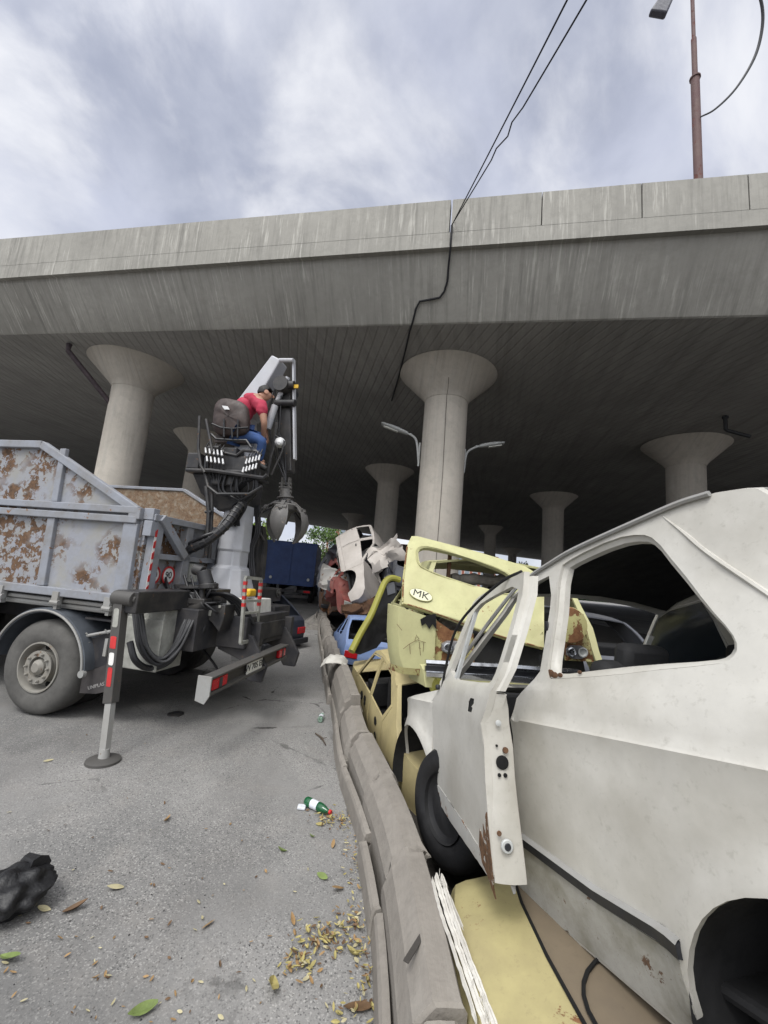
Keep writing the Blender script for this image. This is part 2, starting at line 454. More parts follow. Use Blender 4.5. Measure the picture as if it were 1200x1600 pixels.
def pillar(px, py, label, r=.6, cr=1.38, ch=.72):
    c = at_z(px, py, 7.45); q = IBR @ c; top = zU(q.x)-.001
    t = thing('bridge_pillar', label, 'pillar', Matrix.Translation((c.x, c.y, 0)), 'round pillars under the overpass')
    m = MB(); m.lathe([(r+.01, -.3), (r+.01, 2.2), (r, 3.0), (r, top-ch-.104)], 40); m.build('shaft', MATS['con_pillar'], t, ang=50)
    m = MB(); m.lathe([(r+.012, top-ch-.10), (r+.03, top-ch-.04), (r+.10, top-ch+.06), (cr-.03, top-.035), (cr, top)], 48); m.build('capital', MATS['con_pillar'], t, ang=50)
    return c
pc0 = pillar(700, 588, 'pale round pillar with flared capital carrying two curved lamps')
pc1 = pillar(214, 584, 'pale round pillar behind the rusty truck bed beside a dark drainpipe')
pillar(609, 737, 'shaded round pillar just left of the pillar with two lamps')
pc3 = pillar(1070, 690, 'broad shaded pillar rising behind the roof of the white car wreck')
pillar(865, 773, 'dim slender pillar halfway between the lamp pillar and the white car roof')
pillar(318, 690, 'dim pillar half hidden behind the crane operator')
pillar(767, 822, 'distant dark pillar seen over the yellow hatchback tailgate', .55, 1.2)
pillar(801, 856, 'farthest dark pillar with wide capital beside the sunlit tree', .6, 1.5)
pillar(553, 808, 'far dark pillar behind the crushed white wreck on the pile', .5, 1.3)

# lamps on the pillar
plain('lamp_grey', (.42, .43, .42), .5, .1, .2); plain('lens', (.55, .55, .5), .25, 0, .1)
def pillar_lamp(pts, head, label, sgn):
    y0 = pc0.y+.05
    P = [at_y(*p, y0) for p in pts]; h0, h1 = at_y(*head[0], y0), at_y(*head[1], y0)
    t = thing('pillar_lamp', label, 'lamp', Matrix.Translation(P[0]), 'curved lamps on the pillar')
    o = P[0]; m = MB(); m.tube([p-o for p in catmull(P, 6)], .032, 8)
    k = P[len(P)//2+1]-o; m.tube([k, k-V((sgn*.16, 0, .0))], .015, 6)
    m.tube([P[0]-o-V((0, 0, .12)), P[0]-o+V((0, 0, .55))], .028, 8); m.build('bracket_arm', MATS['lamp_grey'], t)
    ax = (h1-h0); L = ax.length; xd = ax.normalized(); zd = V((0, 0, 1)); zd = (zd-xd*zd.dot(xd)).normalized(); yd = zd.cross(xd)
    M = Matrix((xd, yd, zd)).transposed().to_4x4(); M.translation = h0-o
    def hd(k0, k1, zs):
        m = MB(); rows = []
        for i in range(9):
            x = L*(k0+(k1-k0)*i/8); w = .05+.075*math.sin(min(1, (x/L)*1.25+.12)*PI*.62); hgt = .035+.05*math.sin(PI*min(1, .15+x/L*.8))
            rows.append([M @ V((x, w*math.cos(a), hgt*math.sin(a)*(1 if math.sin(a) > 0 else .55)*zs)) for a in [2*PI*j/14 for j in range(14)]])
        m.grid([r+[r[0]] for r in rows]); n = 15; m.f += [list(range(n))[::-1], [len(m.v)-n+i for i in range(n)]]
        return m
    h = hd(0, 1, 1).build('lamp_head', MATS['lamp_grey'], t, merge=1e-3)
    m = MB(); m.box((0, 0, 0), (L*.55, .13, .03)); m.warp(lambda v: M @ (v+V((L*.62, 0, -.05)))); m.build('lens', MATS['lens'], h, bevel=.012)
pillar_lamp([(654, 722), (651, 690), (643, 680), (634, 677)], [(637, 678), (596, 662)], 'grey lamp on curved arm reaching left from the pale pillar', -1)
pillar_lamp([(725, 732), (729, 709), (740, 700), (752, 697)], [(749, 698), (787, 693)], 'grey lamp on curved arm reaching right from the pale pillar', 1)

# drainpipes under the deck
plain('pipe_rust', (.055, .04, .045), .7, 0, .4); plain('pipe_black', (.03, .032, .035), .5)
def on_soffit(px, py, drop):
    p = at_z(px, py, 7.45); q = IBR @ p
    for _ in range(4):
        p = at_z(px, py, zU(q.x)-drop); q = IBR @ p
    return p
yp = pc1.y-.2
vt = at_y(182, 645, yp); vb = at_y(158, 752, yp)
a = on_soffit(108, 540, .1)
m = MB(); o = vb.copy(); o.z = 0
m.tube([V((vt.x, yp, .05))-o, V((vt.x, yp, vt.z))-o, ], .085, 10); m.tube([a-o+V((0, 0, .05)), a-o-V((0, 0, .16)), V((vt.x, yp, vt.z+.05))-o, V((vt.x, yp, vt.z-.1))-o], .075, 10)
for z in (3.2, 4.6): m.tube([V((vt.x, yp, z))-o, V((vt.x, yp, z+.12))-o], .105, 10)
t = m.build('drainpipe', MATS['pipe_rust'], None); t.location = o
tag(t, 'dark rusty drainpipe slanting down beside the pillar behind the truck', 'drainpipe')
m = MB(); a = on_soffit(1133, 650, .02); b = on_soffit(1137, 687, .35)
b = V((a.x, a.y, a.z-.42)); c = at_y(1172, 682, a.y-.05); m.tube([V((0, 0, 0)), b-a, b-a+V((.05, 0, -.03)), c-a], .055, 10); m.tube([V((0, 0, -.02)), V((0, 0, -.08))], .085, 10)
t = m.build('drainpipe', MATS['pipe_black'], None); t.location = a; tag(t, 'short black bent drainpipe under the deck above the white car', 'drainpipe')

# street lamp standing on the bridge
rusty('pole_rust', (.12, .065, .065), .5, 3, .7, chip=(.07, .03, .025), chip2=(.16, .07, .06))
plain('lamp_dark', (.05, .05, .065), .5)
vb_ = e0-OV+.34
pb = b_on(1091, 272, vb_); 
pt = on_local(MBR, 1083, 122, 1, vb_); ptop = on_local(MBR, 1072, 0, 1, vb_)
base = MBR @ V((pb.x, vb_, zL(pb.x)+.3))
lp = thing('street_lamp', 'rusty reddish street lamp pole standing on the overpass parapet', 'street lamp', Matrix.Translation(base))
hz1 = pt.z-base.z; hz2 = on_local(MBR, 1078, 62, 1, vb_).z-base.z
m = MB(); m.tube([(0, 0, -.3), (0, 0, hz1)], .078, 12); m.tube([(0, 0, hz1-.03), (0, 0, hz1)], .10, 12); m.tube([(0, 0, hz1), (0, 0, hz2)], .05, 12); m.tube([(0, 0, hz2), (0, 0, 8.6)], .036, 12)
m.build('pole', MATS['pole_rust'], lp)
hd = at_y(1030, 18, base.y-.9)-base; hd2 = at_y(1050, -18, base.y-.75)-base
m = MB(); m.tube(catmull([(0, 0, 8.5), (-.1, -.2, 8.75), (hd2*.5+V((0, 0, 8.9))*.5), hd2+V((.05, .1, .3)), hd2], 5), .03, 8); m.build('arm', MATS['lamp_dark'], lp)
m = MB(); dx = (hd-hd2).normalized()
m.bar(hd2, hd+dx*.12, .2, .1, up=(0, -1, .4), w2=.3, h2=.12); h = m.build('lamp_head', MATS['lamp_dark'], lp, bevel=.03)
m = MB(); m.bar(hd2+dx*.2+V((0, .02, -.06)), hd+V((0, .02, -.06)), .16, .05, up=(0, -1, .4)); m.build('lens', MATS['lens'], h, bevel=.01)
# hanging cable on the lamp pole
yc = base.y-.1
m = MB(); pts = [at_y(*p, yc-k*.12) for k, p in enumerate([(1094, 183), (1118, 170), (1150, 138), (1178, 92), (1190, 50), (1191, 12), (1180, -25), (1160, -60)])]
m.tube([p-pts[0] for p in catmull(pts, 6)], [.014+.012*min(1, i/18) for i in range(len(catmull(pts, 6)))], 8)
t = m.build('loose_cable', MATS['pipe_black'], None); t.location = pts[0]; tag(t, 'black cable bowing out from the rusty street lamp pole', 'cable')
# two overhead cables
plain('cable_black', (.012, .012, .015), .6)
pa = MBR @ b_on(706, 352, e0-OV-.03)
for (x, y), lab, off in (((885, -2), 'left of two thin black cables running up from the parapet gap', 0), ((911, -2), 'right of two thin black cables, kinked halfway up the sky', .05)):
    q = at_y(x, y, 3.6); q2 = q+(q-pa)*.9; m = MB(); pts = []
    st = pa+V((off, 0, .12*(off > 0)))
    for i in range(31):
        k = i/16; p = st.lerp(q, k); sag = -.10*math.sin(PI*min(1, k/1.9))*(1 if off else .4)
        p = p+V((0, 0, sag))
        if off and 7 < i < 11: p = p+V((.03*(1 if i % 2 else -1), 0, 0))
        pts.append(p)
    m.tube([p-st for p in pts], .011, 6); t = m.build('overhead_cable', MATS['cable_black'], None); t.location = st; tag(t, lab, 'cable')
# cable stapled to the bridge face
web_n = None
def web_pt(px, py):
    # sloping web plane between drip edge and bottom edge
    A = MBR @ V((0, e0, zU(0))); B_ = MBR @ V((0, e0-OV+.16, zL(0)-.06)); C_ = MBR @ V((5, e0, zU(5)))
    n = (B_-A).cross(C_-A).normalized(); p = on_plane(px, py, A, n); 
    if n.y > 0: n = -n
    return p+n*.02
pts = [pa, MBR @ b_on(704, 380, e0-OV-.03), MBR @ (b_on(704, 384, e0-OV-.01)+V((0, .02, -.03)))]+[web_pt(*p) for p in ((701, 415), (699, 440), (694, 456), (687, 465), (672, 468), (656, 471), (650, 482), (645, 503))]
pts += [on_soffit(*p, .03) for p in ((640, 518), (634, 545), (624, 585), (612, 626))]
m = MB(); m.tube([p-pa for p in pts], .022, 8); t = m.build('wall_cable', MATS['cable_black'], None); t.location = pa; tag(t, 'thick black cable running down the bridge face to the soffit', 'cable')

# ================================================================ concrete barrier blocks
path = [V(p) for p in ((.16, -.8), (.155, .6), (.14, 1.88), (.115, 2.35), (.03, 2.95), (-.22, 4.0), (-.46, 5.55), (-.82, 7.45), (-1.5, 11.77), (-2.28, 16.8), (-3.4, 24))]
pd = []
for i in range(len(path)-1):
    k = int((path[i+1]-path[i]).length/.05)+1
    pd += [path[i].lerp(path[i+1], j/k) for j in range(k)]
for _ in range(30): pd = [pd[0]]+[(pd[i-1]+pd[i]*2+pd[i+1])/4 for i in range(1, len(pd)-1)]+[pd[-1]]
def path_at(y):
    for a, b in zip(pd, pd[1:]):
        if a.y <= y <= b.y:
            k = (y-a.y)/(b.y-a.y); p = a.lerp(b, k); d = (b-a).normalized(); return p, V((d.y, -d.x))
    return pd[-1], V((1, 0))
plain('joint_dark', (.05, .045, .04), .95)
def stones(joints, prof, labels, name, cat, group, zs, amp, seed):
    rnd = random.Random(seed)
    for i in range(len(joints)-1):
        a, b = joints[i]+rnd.uniform(.008, .02), joints[i+1]-rnd.uniform(.008, .02)
        k = 9; rw = []; hh = zs[i] if i < len(zs) else 0; sh = rnd.uniform(-.02, .02); tw = rnd.uniform(-.014, .014); tz = rnd.uniform(-.014, .014); hh += rnd.uniform(-.015, .015)
        p0, _ = path_at((a+b)/2); org = V((p0.x, p0.y, 0)); pr = dense(prof, .03, closed=False)
        for j in range(k+1):
            f = [0, .012, .06, .2, .4, .6, .8, .94, .988, 1][j]; y = a+(b-a)*f; p, nrm = path_at(y); row = []
            for (l, z) in pr:
                zz = z+(hh+tz*(f-.5)*2)*(z/.34)
                w = V((p.x, p.y, 0))+V((nrm.x, nrm.y, 0))*(l+sh+tw*(f-.5)*2)+V((0, 0, zz))
                e = amp*(.16*noise.noise(w*5+V((i*9, seed, 0)))+.22*noise.noise(w*23)+.16*noise.noise(w*51))
                ch = max(0, noise.noise(w*11+V((seed, 1, i)))-.15)
                if j in (0, k): e -= .010+.09*ch
                elif j in (1, k-1): e -= .07*ch
                w += V((-nrm.x*e, -nrm.y*e, e*.9)); row.append(w-org)
            rw.append(row)
        m = MB(); m.grid(rw); n = len(pr); m.f += [list(range(n))[::-1], [len(m.v)-n+q for q in range(n)]]
        o = m.build(name, MATS['con_old'], None, ang=14); o.location = org
        tag(o, labels[i], cat, group)
UJ = [-.05, .75, 1.55, 2.35, 3.14, 3.85, 4.6, 5.9, 6.7, 7.5, 8.3, 9.1, 9.9, 10.7, 11.5, 12.4, 13.3, 14.3, 15.4, 16.6]
UL = ['kerbstone under the splintered strip at the bottom edge of the photo', 'nearest whole kerbstone carrying the splintered white strip and a dark gouge', 'kerbstone beside the black front tyre of the white car', 'kerbstone ahead of the black tyre beside the rear of the cream sedan', 'kerbstone beside the rear door of the cream sedan', 'kerbstone between the cream sedan and the taller broken stone', 'taller broken stone with a pale rag hanging on it', 'kerbstone beside the near corner of the light blue wreck', 'kerbstone beside the rear door of the light blue wreck', 'kerbstone beside the front of the light blue wreck', 'kerbstone just past the light blue wreck', 'kerbstone below the red wreck', 'kerbstone at the near side of the rubble heap', 'kerbstone touching the rubble heap', 'kerbstone just past the rubble heap', 'second kerbstone past the rubble heap', 'third kerbstone past the rubble heap', 'fourth kerbstone past the rubble heap', 'farthest kerbstone of the row']
prof = [(.045, -.05), (.045, .19), (.078, .272), (.140, .333), (.232, .336), (.240, .325), (.240, -.05)]
stones(UJ, prof, UL, 'kerbstone', 'kerbstone', 'chamfered kerbstones along the scrap pile', [0, .0, .01, .0, -.01, .0, .13, .05, .04, .05, .04, .05, .05, .04, .05, .05, .05, .05, .05], .012, 3)
LJ = [.35, 1.3, 2.25, 2.82, 3.72, 4.7, 5.7, 6.7, 7.7, 8.7, 9.9, 11.2, 12.6, 14.2]
LL = ['low front kerb at the bottom edge with a big brown leaf against it', 'low front kerb beside the big drift of leaves', 'short low front kerb between two open joints near the leaves', 'low front kerb beside the green bottle', 'low front kerb just past the green bottle', 'low front kerb beside the clear bottle and twig', 'low front kerb under the stone with the pale rag', 'low front kerb by the near corner of the blue wreck', 'low front kerb by the middle of the blue wreck', 'low front kerb by the front of the blue wreck', 'low front kerb reaching the rubble heap', 'low front kerb behind the rubble heap', 'farthest low front kerb']
stones(LJ, [(-.012, -.05), (-.004, .11), (.006, .128), (.036, .134), (.040, .125), (.040, -.05)], LL, 'low_kerb', 'kerb', 'low kerbs in front of the kerbstones', [0]*14, .010, 8)

a = at_z(634, 1503, .345); b = at_z(674, 1438, .345); m = MB(); m.bar(V((0, 0, 0)), b-a, .022, .006); o = m.build('wood_sliver', MATS['joint_dark'], None, bevel=.002); o.location = a; tag(o, 'dark flat sliver lying across the nearest whole kerbstone', 'sliver')
# thin wire down the lamp pillar
for ob in list(bpy.data.objects):
    if ob.name == 'bridge_pillar':
        dv = (CP-ob.location); dv.z = 0; dv.normalize(); sv = V((-dv.y, dv.x, 0))
        m = MB(); m.tube([dv*1.02+sv*.02+V((0, 0, 7.2)), dv*.72+sv*.02+V((0, 0, 6.72)), dv*.612+V((0, 0, 6.6)), dv*.612+sv*.03+V((0, 0, 4.5)), dv*.618+sv*.0+V((0, 0, 1.0))], .006, 5); m.build('thin_wire', MATS['joint_dark'], ob)
# ================================================================ crane truck
MT = pose((-3.03, 5.70, 0), 168)
def T(px, py, ax, v): return on_local(MT, px, py, ax, v)
rusty('bed_paint', (.28, .29, .32), .68, 7.5, .6, chip=(.06, .038, .026), chip2=(.16, .092, .052), dirt=(.27, .26, .22), dirtamt=.75, gate=2.2)
rusty('bed_frame', (.265, .28, .315), .34, 7, .55, dirt=(.17, .155, .13), dirtamt=.6)
rusty('bed_inner', (.19, .145, .10), .72, 12, .85, chip=(.09, .05, .03), chip2=(.24, .17, .11), dirt=(.33, .28, .22), dirtamt=.8)
rusty('crane_paint', (.45, .46, .49), .16, 2.5, .45, dirt=(.32, .29, .25), dirtamt=.35)
rusty('chassis_black', (.028, .028, .032), .3, 6, .65, dirt=(.11, .10, .09), dirtamt=.5, chip=(.06, .04, .03), chip2=(.10, .07, .05))
rusty('grey_steel', (.30, .30, .29), .25, 5, .6, chip=(.10, .06, .04), chip2=(.16, .11, .07))
rusty('dark_steel', (.026, .026, .028), .3, 8, .4, dirt=(.085, .078, .07), dirtamt=.6, chip=(.07, .045, .03))
rusty('leg_steel', (.075, .072, .068), .3, 9, .55, chip=(.08, .045, .03), chip2=(.15, .09, .06), dirt=(.06, .055, .05), dirtamt=.6)
rusty('claw_steel', (.13, .125, .12), .35, 8, .45, chip=(.07, .05, .04), chip2=(.26, .23, .2), dirt=(.08, .07, .06))
plain('tyre', (.030, .029, .028), .85, 0, .5, 5); plain('tyre_dusty', (.095, .092, .086), .9, 0, .4, 4)
rusty('rim_grey', (.25, .24, .215), .4, 9, .6, chip=(.13, .08, .05), chip2=(.2, .14, .1))
plain('hose_black', (.016, .016, .018), .45); plain('hose_grey', (.05, .05, .052), .5, 0, .4); plain('dark_hole', (.004, .004, .004), .9)
plain('guard', (.085, .095, .11), .55, 0, .3, 4); plain('flap', (.05, .045, .045), .75, 0, .35, 5)
plain('red_lamp', (.42, .012, .018), .2, 0, .1); plain('amber_lamp', (.5, .11, .02), .2, 0, .1)
plain('plate', (.62, .62, .58), .5, 0, .15); plain('ink', (.02, .02, .02), .6); plain('letter_grey', (.30, .29, .28), .7)
plain('white_paint', (.72, .71, .68), .5, 0, .2); plain('red_paint', (.48, .03, .03), .5, 0, .25); plain('yellow_paint', (.68, .42, .03), .5)
plain('pale_panel', (.30, .30, .27), .6, 0, .4, 7); plain('seat_leather', (.045, .03, .026), .55, 0, .5, 10)
plain('lever_white', (.6, .6, .6), .4); plain('chrome_rod', (.5, .5, .5), .25, .8, .1)

truck = thing('crane_truck', 'rusty pale grey scrap truck with open tipper bed and a loader crane at its rear', 'truck', MT)
def tp(m, name, mat, par=None, **k): return m.build(name, MATS[mat], par or truck, **k)
# ---- bed
XR = -.80
bedz = [(4.6, 1.22), (4.6, 2.876), (.677, 2.876), (-.76, 2.172), (XR, 2.10), (XR, 1.22)]
m = MB(); m.panel(bedz, [], lambda x, z: V((x, 1.215+.006*noise.noise(V((x*3, 0, z*3))), z)), .22, V((0, -.03, 0)))
m.box((1.9, 0, 1.25), (5.38, 2.36, .06)); m.box((4.6, 0, 2.05), (.06, 2.36, 1.65))
bed = tp(m, 'cargo_bed', 'bed_paint', ang=30)
m = MB(); m.panel([(x, z) for x, z in bedz], [], lambda x, z: V((x, -1.20+.01*noise.noise(V((x*3, 1, z*3))), z)), .22, V((0, -.04, 0)))
tp(m, 'far_side_wall', 'bed_inner', bed, ang=30)
m = MB()
ol = [(4.6, 2.84), (.665, 2.84), (-.745, 2.145)]
for a, b in zip(ol, ol[1:]): m.bar((a[0], 1.235, a[1]), (b[0], 1.235, b[1]), .075, .085, up=(0, 0, 1))
m.prism([(-.80, 1.19, 2.06), (-.66, 1.19, 2.06), (-.66, 1.19, 2.145), (-.80, 1.19, 2.185)], (0, .088, 0))
for z in (2.155, 2.055): m.bar((4.6, 1.245, z), (-.77, 1.245, z), .07, .075)
m.bar((4.6, 1.24, 1.245), (-.80, 1.24, 1.245), .09, .085)
for x0, x1 in ((.36, .285), (1.75, 1.72), (3.1, 3.1)):
    m.bar((x0, 1.235, 2.80), ((x0+x1)/2+.01, 1.235, 2.195), .08, .05, up=(0, 1, 0)); m.bar(((x0+x1)/2, 1.235, 2.015), (x1, 1.235, 1.29), .10, .05, up=(0, 1, 0))
m.bar((-.695, 1.235, 2.015), (-.715, 1.235, 1.29), .17, .055, up=(0, 1, 0))
m.bar((4.6, -1.225, 2.855), (.67, -1.225, 2.855), .1, .05); m.bar((.67, -1.225, 2.855), (-.76, -1.225, 2.155), .1, .05)
tp(m, 'side_frame', 'bed_frame', bed, bevel=.008, smooth=False)
m = MB()
for x in (-.62, .02, .75, 1.6): m.box((x, 1.27, 1.2), (.075, .06, .10)); m.cyl((x-.05, 1.28, 1.14), (x+.05, 1.28, 1.14), .028, seg=8); m.box((x, 1.25, 1.13), (.04, .05, .12))
m.cyl((4, 1.2, 1.155), (-.8, 1.2, 1.155), .022, seg=8); m.cyl((4, 1.16, 1.1), (-.8, 1.16, 1.1), .03, seg=8)
tp(m, 'hinge_rail', 'grey_steel', bed)
# rear wall of the bed
XW = -.83
m = MB(); m.panel([(-1.2, 1.22), (1.19, 1.22), (1.19, 2.09), (-1.2, 2.09)], [], lambda y, z: V((XW, y, z)), .2, V((.04, 0, 0))); rw_ = tp(m, 'tailgate', 'bed_paint', bed)
m = MB()
for y in (1.10, .60, 0, -.6, -1.15): m.bar((XW-.05, y, 1.22), (XW-.05, y, 2.08), .12, .09, up=(1, 0, 0))
m.box((XW-.055, 0, 1.70), (.08, 2.3, .06)); m.box((XW-.06, 0, 2.10), (.1, 2.42, .07)); m.box((XW-.055, 0, 1.26), (.08, 2.36, .07))
m.bar((XW-.1, 1.12, 2.11), (XW-.1, .66, 1.72), .09, .07, up=(1, 0, 0)); m.box((XW-.03, 1.18, 2.13), (.12, .09, .12)); m.box((XW-.05, 1.2, 1.98), (.1, .07, .16))
m.cyl((XW-.08, 1.17, 2.0), (XW-.05, 1.12, 1.86), .02, seg=8)
tp(m, 'tailgate_frame', 'bed_frame', bed, bevel=.006, smooth=False)
# hazard strip
m = MB()
for k in range(12):
    z = 1.26+k*.058
    if k % 2: m.prism([(XW-.098, 1.165, z), (XW-.098, 1.135, z), (XW-.098, 1.135, z+.085), (XW-.098, 1.165, z+.058)], (-.003, 0, 0))
tp(m, 'red_stripes', 'red_paint', bed, smooth=False)
m = MB(); m.box((XW-.0965, 1.15, 1.61), (.002, .032, .70)); tp(m, 'white_strip', 'white_paint', bed)
MS = Matrix(((0, 0, -1, 0), (-1, 0, 0, 0), (0, 1, 0, 0), (0, 0, 0, 1)))   # text faces the rear
for yy, txt in ((.995, '80'), (.765, '90')):
    c = V((XW-.012, yy, 1.50)); Mx = Matrix.Translation(c) @ MS
    m = MB(); m.lathe([(.095, 0), (.095, .006)], 28, Mx); sg = tp(m, 'speed_sign', 'white_paint', bed)
    m = MB(); vs = []
    for k in range(32):
        a = 2*PI*k/32
        for r in (.080, .104): vs.append(Mx @ V((r*math.cos(a), r*math.sin(a), .009)))
    m.add(vs, [(2*k, 2*k+1, (2*k+3) % 64, (2*k+2) % 64) for k in range(32)]); m.build('red_ring', MATS['red_paint'], bed, solid=.003)
    text_mesh(txt, .105, Mx @ Matrix.Translation((0, 0, .008)), 'sign_number', MATS['ink'], bed)
# ---- chassis
m = MB()
for y in (.42, -.42): m.box((2.1, y, .93), (8.0, .09, .26))
for x in (-1.75, -1.1, -.5, .7, 2.2, 3.6): m.box((x, 0, .93), (.12, .75, .2))
m.box((1.9, .9, 1.16), (5.3, .08, .1)); m.box((1.9, -.9, 1.16), (5.3, .08, .1))
m.cyl((.11, 1.0, .47), (.11, -1.0, .47), .09, seg=14); m.lathe([(.1, -.22), (.22, -.1), (.24, .0), (.22, .1), (.1, .22)], 16, Matrix.Translation((.11, 0, .5)))
m.box((-1.2, .72, .98), (.5, .55, .42)); m.box((-1.35, -.5, .98), (.7, .5, .4)); m.box((-1.55, .05, .95), (.5, 1.1, .34))
for y in (.55, -.35):
    m.prism([(-1.45, y, 1.0), (-1.85, y, .92), (-2.06, y, .62), (-2.02, y, .45), (-1.86, y, .45), (-1.72, y, .66), (-1.45, y, .74)], (0, -.05, 0))
tp(m, 'chassis', 'chassis_black', bevel=.008, smooth=False)
m = MB(); m.box((-.98, 1.0, .88), (.46, .36, .6)); m.box((-.97, 1.19, .83), (.5, .02, .5)); tp(m, 'tool_box', 'pale_panel', bevel=.015)
m = MB(); m.box((2.3, 1.0, .78), (1.5, .42, .55)); tp(m, 'fuel_tank', 'grey_steel', bevel=.06)
# ---- wheels
def wheel(x, yo, s):
    M = Matrix.Translation((x, yo, .475)) @ Matrix.Rotation(-PI/2*s, 4, 'X')
    p = [(.24, -.02), (.262, -.005), (.30, .004), (.36, .008), (.41, .0), (.445, -.02), (.468, -.05), (.474, -.10), (.474, -.22), (.46, -.27), (.40, -.29), (.26, -.27), (.24, -.25)]
    w = MB(); w.lathe(p, 56, M, caps=False); tw = tp(w, 'wheel', 'tyre_dusty', ang=40)
    w = MB(); w.lathe([(.252, -.02), (.25, .006), (.236, .006), (.226, -.02), (.215, -.10), (.205, -.125), (.16, -.11), (.150, -.04), (.165, -.012), (.165, .0), (.105, .002), (.10, -.05), (.08, -.055), (.075, .0), (.045, .03), (.0, .03)], 48, M, caps=False)
    for k in range(10):
        a = 2*PI*k/10; w.lathe([(.0135, -.005), (.0135, .022), (.008, .032), (0, .032)], 8, M @ Matrix.Translation((.135*math.cos(a), .135*math.sin(a), 0)), caps=False)
    w.mat(1)
    for k in range(8):
        a = 2*PI*(k+.3)/8; w.lathe([(.026, -.2), (.026, -.105), (.0, -.105)], 10, M @ Matrix.Translation((.186*math.cos(a), .186*math.sin(a), 0)))
    w.build('rim', [MATS['rim_grey'], MATS['dark_hole']], tw, ang=35)
    w = MB(); w.lathe([(r, z-.32) for r, z in p], 40, M, caps=False); w.lathe([(.245, -.55), (0, -.55)], 24, M, caps=False); tp(w, 'inner_tyre', 'tyre', tw)
wheel(.11, 1.25, 1); wheel(.11, -1.25, -1); wheel(4.0, 1.25, 1); wheel(4.0, -1.25, -1)
# ---- mudguard
m = MB()
def arc(r, z0, a0, a1, n=30): return [(.11+r*math.cos(a), .475+z0+r*math.sin(a)) for a in [R(a0)+(R(a1)-R(a0))*i/n for i in range(n+1)]]
A = arc(.60, .0, 4, 176)
m.grid([[V((x, 1.275, z)) for x, z in A], [V((x, .72, z)) for x, z in A]])
A2 = arc(.555, .0, 4, 176)
m.grid([[V((x, 1.279, z)) for x, z in A], [V((x, 1.283, z)) for x, z in A2]])
gd = tp(m, 'mudguard', 'guard', solid=.012); gd.location = (0, 0, 0)
m = MB(); A3 = arc(.575, 0, 4, 176); m.tube([V((x, 1.29, z)) for x, z in A3], .012, 6); m.cyl((-.47, 1.26, .49), (-.47, 1.30, .49), .035); tp(m, 'guard_rim', 'grey_steel', gd)
fl = [T(x, y, 1, 1.17) for x, y in ((124, 1083), (129, 1052), (178, 1034), (183, 1072), (168, 1080), (150, 1084))]
m = MB(); m.prism([p for p in fl], (0, -.015, 0)); fp = tp(m, 'mud_flap', 'flap')
fl = [T(x, y, 1, 1.165) for x, y in ((128, 1050), (133, 1000), (190, 985), (190, 1032))]
m = MB(); m.prism(fl, (0, -.02, 0)); m.box((-.55, 1.0, 1.0), (.6, .3, .02)); tp(m, 'skirt', 'chassis_black')
a = T(136, 1076, 1, 1.172); b = T(168, 1067, 1, 1.172)
xd = (b-a).normalized(); Mx = Matrix((xd, V((0, 1, 0)).cross(xd), V((0, 1, 0)))).transposed().to_4x4(); Mx.translation = (a+b)/2
text_mesh('UNIPLAST', .05, Mx, 'flap_lettering', MATS['letter_grey'], fp)
m = MB()
for q in ((138, 1003), (168, 998)):
    p = T(*q, 1, 1.20); m.bar(p, p+V((0, 0, -.17)), .035, .02, up=(0, 1, 0)); m.cyl(p+V((.0, .0, .05)), p+V((.03, .02, .09)), .008, seg=6)
p = T(133, 994, 1, 1.2); q = T(186, 984, 1, 1.2); m.cyl(p, q, .016, seg=8); tp(m, 'guard_bracket', 'grey_steel')
# ---- outriggers
m = MB(); m.box((-1.13, .12, 1.27), (.24, 3.0, .20)); m.box((-1.13, 0, 1.1), (.34, 1.3, .2)); ob = tp(m, 'outrigger_beam', 'dark_steel', bevel=.012, smooth=False)
def leg(top, knee, foot, lean):
    m = MB(); m.bar(top, knee, .085, .09, up=(1, 0, 0)); m.cyl(top+V((.07, 0, .02)), top+V((-.14, 0, .02)), .068, seg=18); m.cyl(top+V((-.14, -.0, .02)), top+V((-.16, 0, .02)), .035, seg=12)
    l = tp(m, 'outrigger_leg', 'leg_steel', bevel=.004, ang=30)
    m = MB(); k2 = top.lerp(knee, .8); m.bar(k2, foot+V((0, 0, .05)), .055, .058, up=(1, 0, 0)); m.cyl(foot+V((0, 0, .10)), foot+V((0, 0, .025)), .03, .045, seg=12); tp(m, 'leg_extension', 'grey_steel', l)
    m = MB(); m.lathe([(.04, .035), (.11, .026), (.128, .018), (.13, .0)], 28, Matrix.Translation(foot)); tp(m, 'foot_pad', 'leg_steel', l, ang=50)
    return l
foot = MT.inverted() @ at_z(161, 1190, 0); top = T(190, 938, 1, 1.60); knee = T(173, 1098, 1, 1.68)
l1 = leg(top, knee, foot, 0)
d = (knee-top); 
for k0, k1, w, mt in ((.08, .27, .055, 'pale_panel'), (.36, .48, .06, 'red_paint'), (.52, .64, .05, 'white_paint'), (.66, .84, .045, 'red_paint')):
    pl_ = []
    for k in range(16):
        a_ = 2*PI*k/16; u = .5+.5*math.cos(a_)*1.25*(1+.18*noise.noise(V((k*1.3, k0*9, 2)))); v = math.sin(a_)*1.2*(1+.25*noise.noise(V((k*2.1, k0*5, 7))))
        pl_.append((max(0, min(1, u)), max(-.5, min(.5, v*.6))))
    m = MB(); sd_ = V((1, 0, 0)); m.panel(pl_, [], lambda u, v: top+d*(k0+(k1-k0)*u)+sd_*v*w+V((0, .0455, 0)), 0, V((0, -.002, 0))); tp(m, 'worn_sticker', mt, l1)
f2 = V((-.98, -1.24, 0)); leg(V((-1.13, -1.25, 1.27)), V((-1.06, -1.25, .5)), f2, 0)
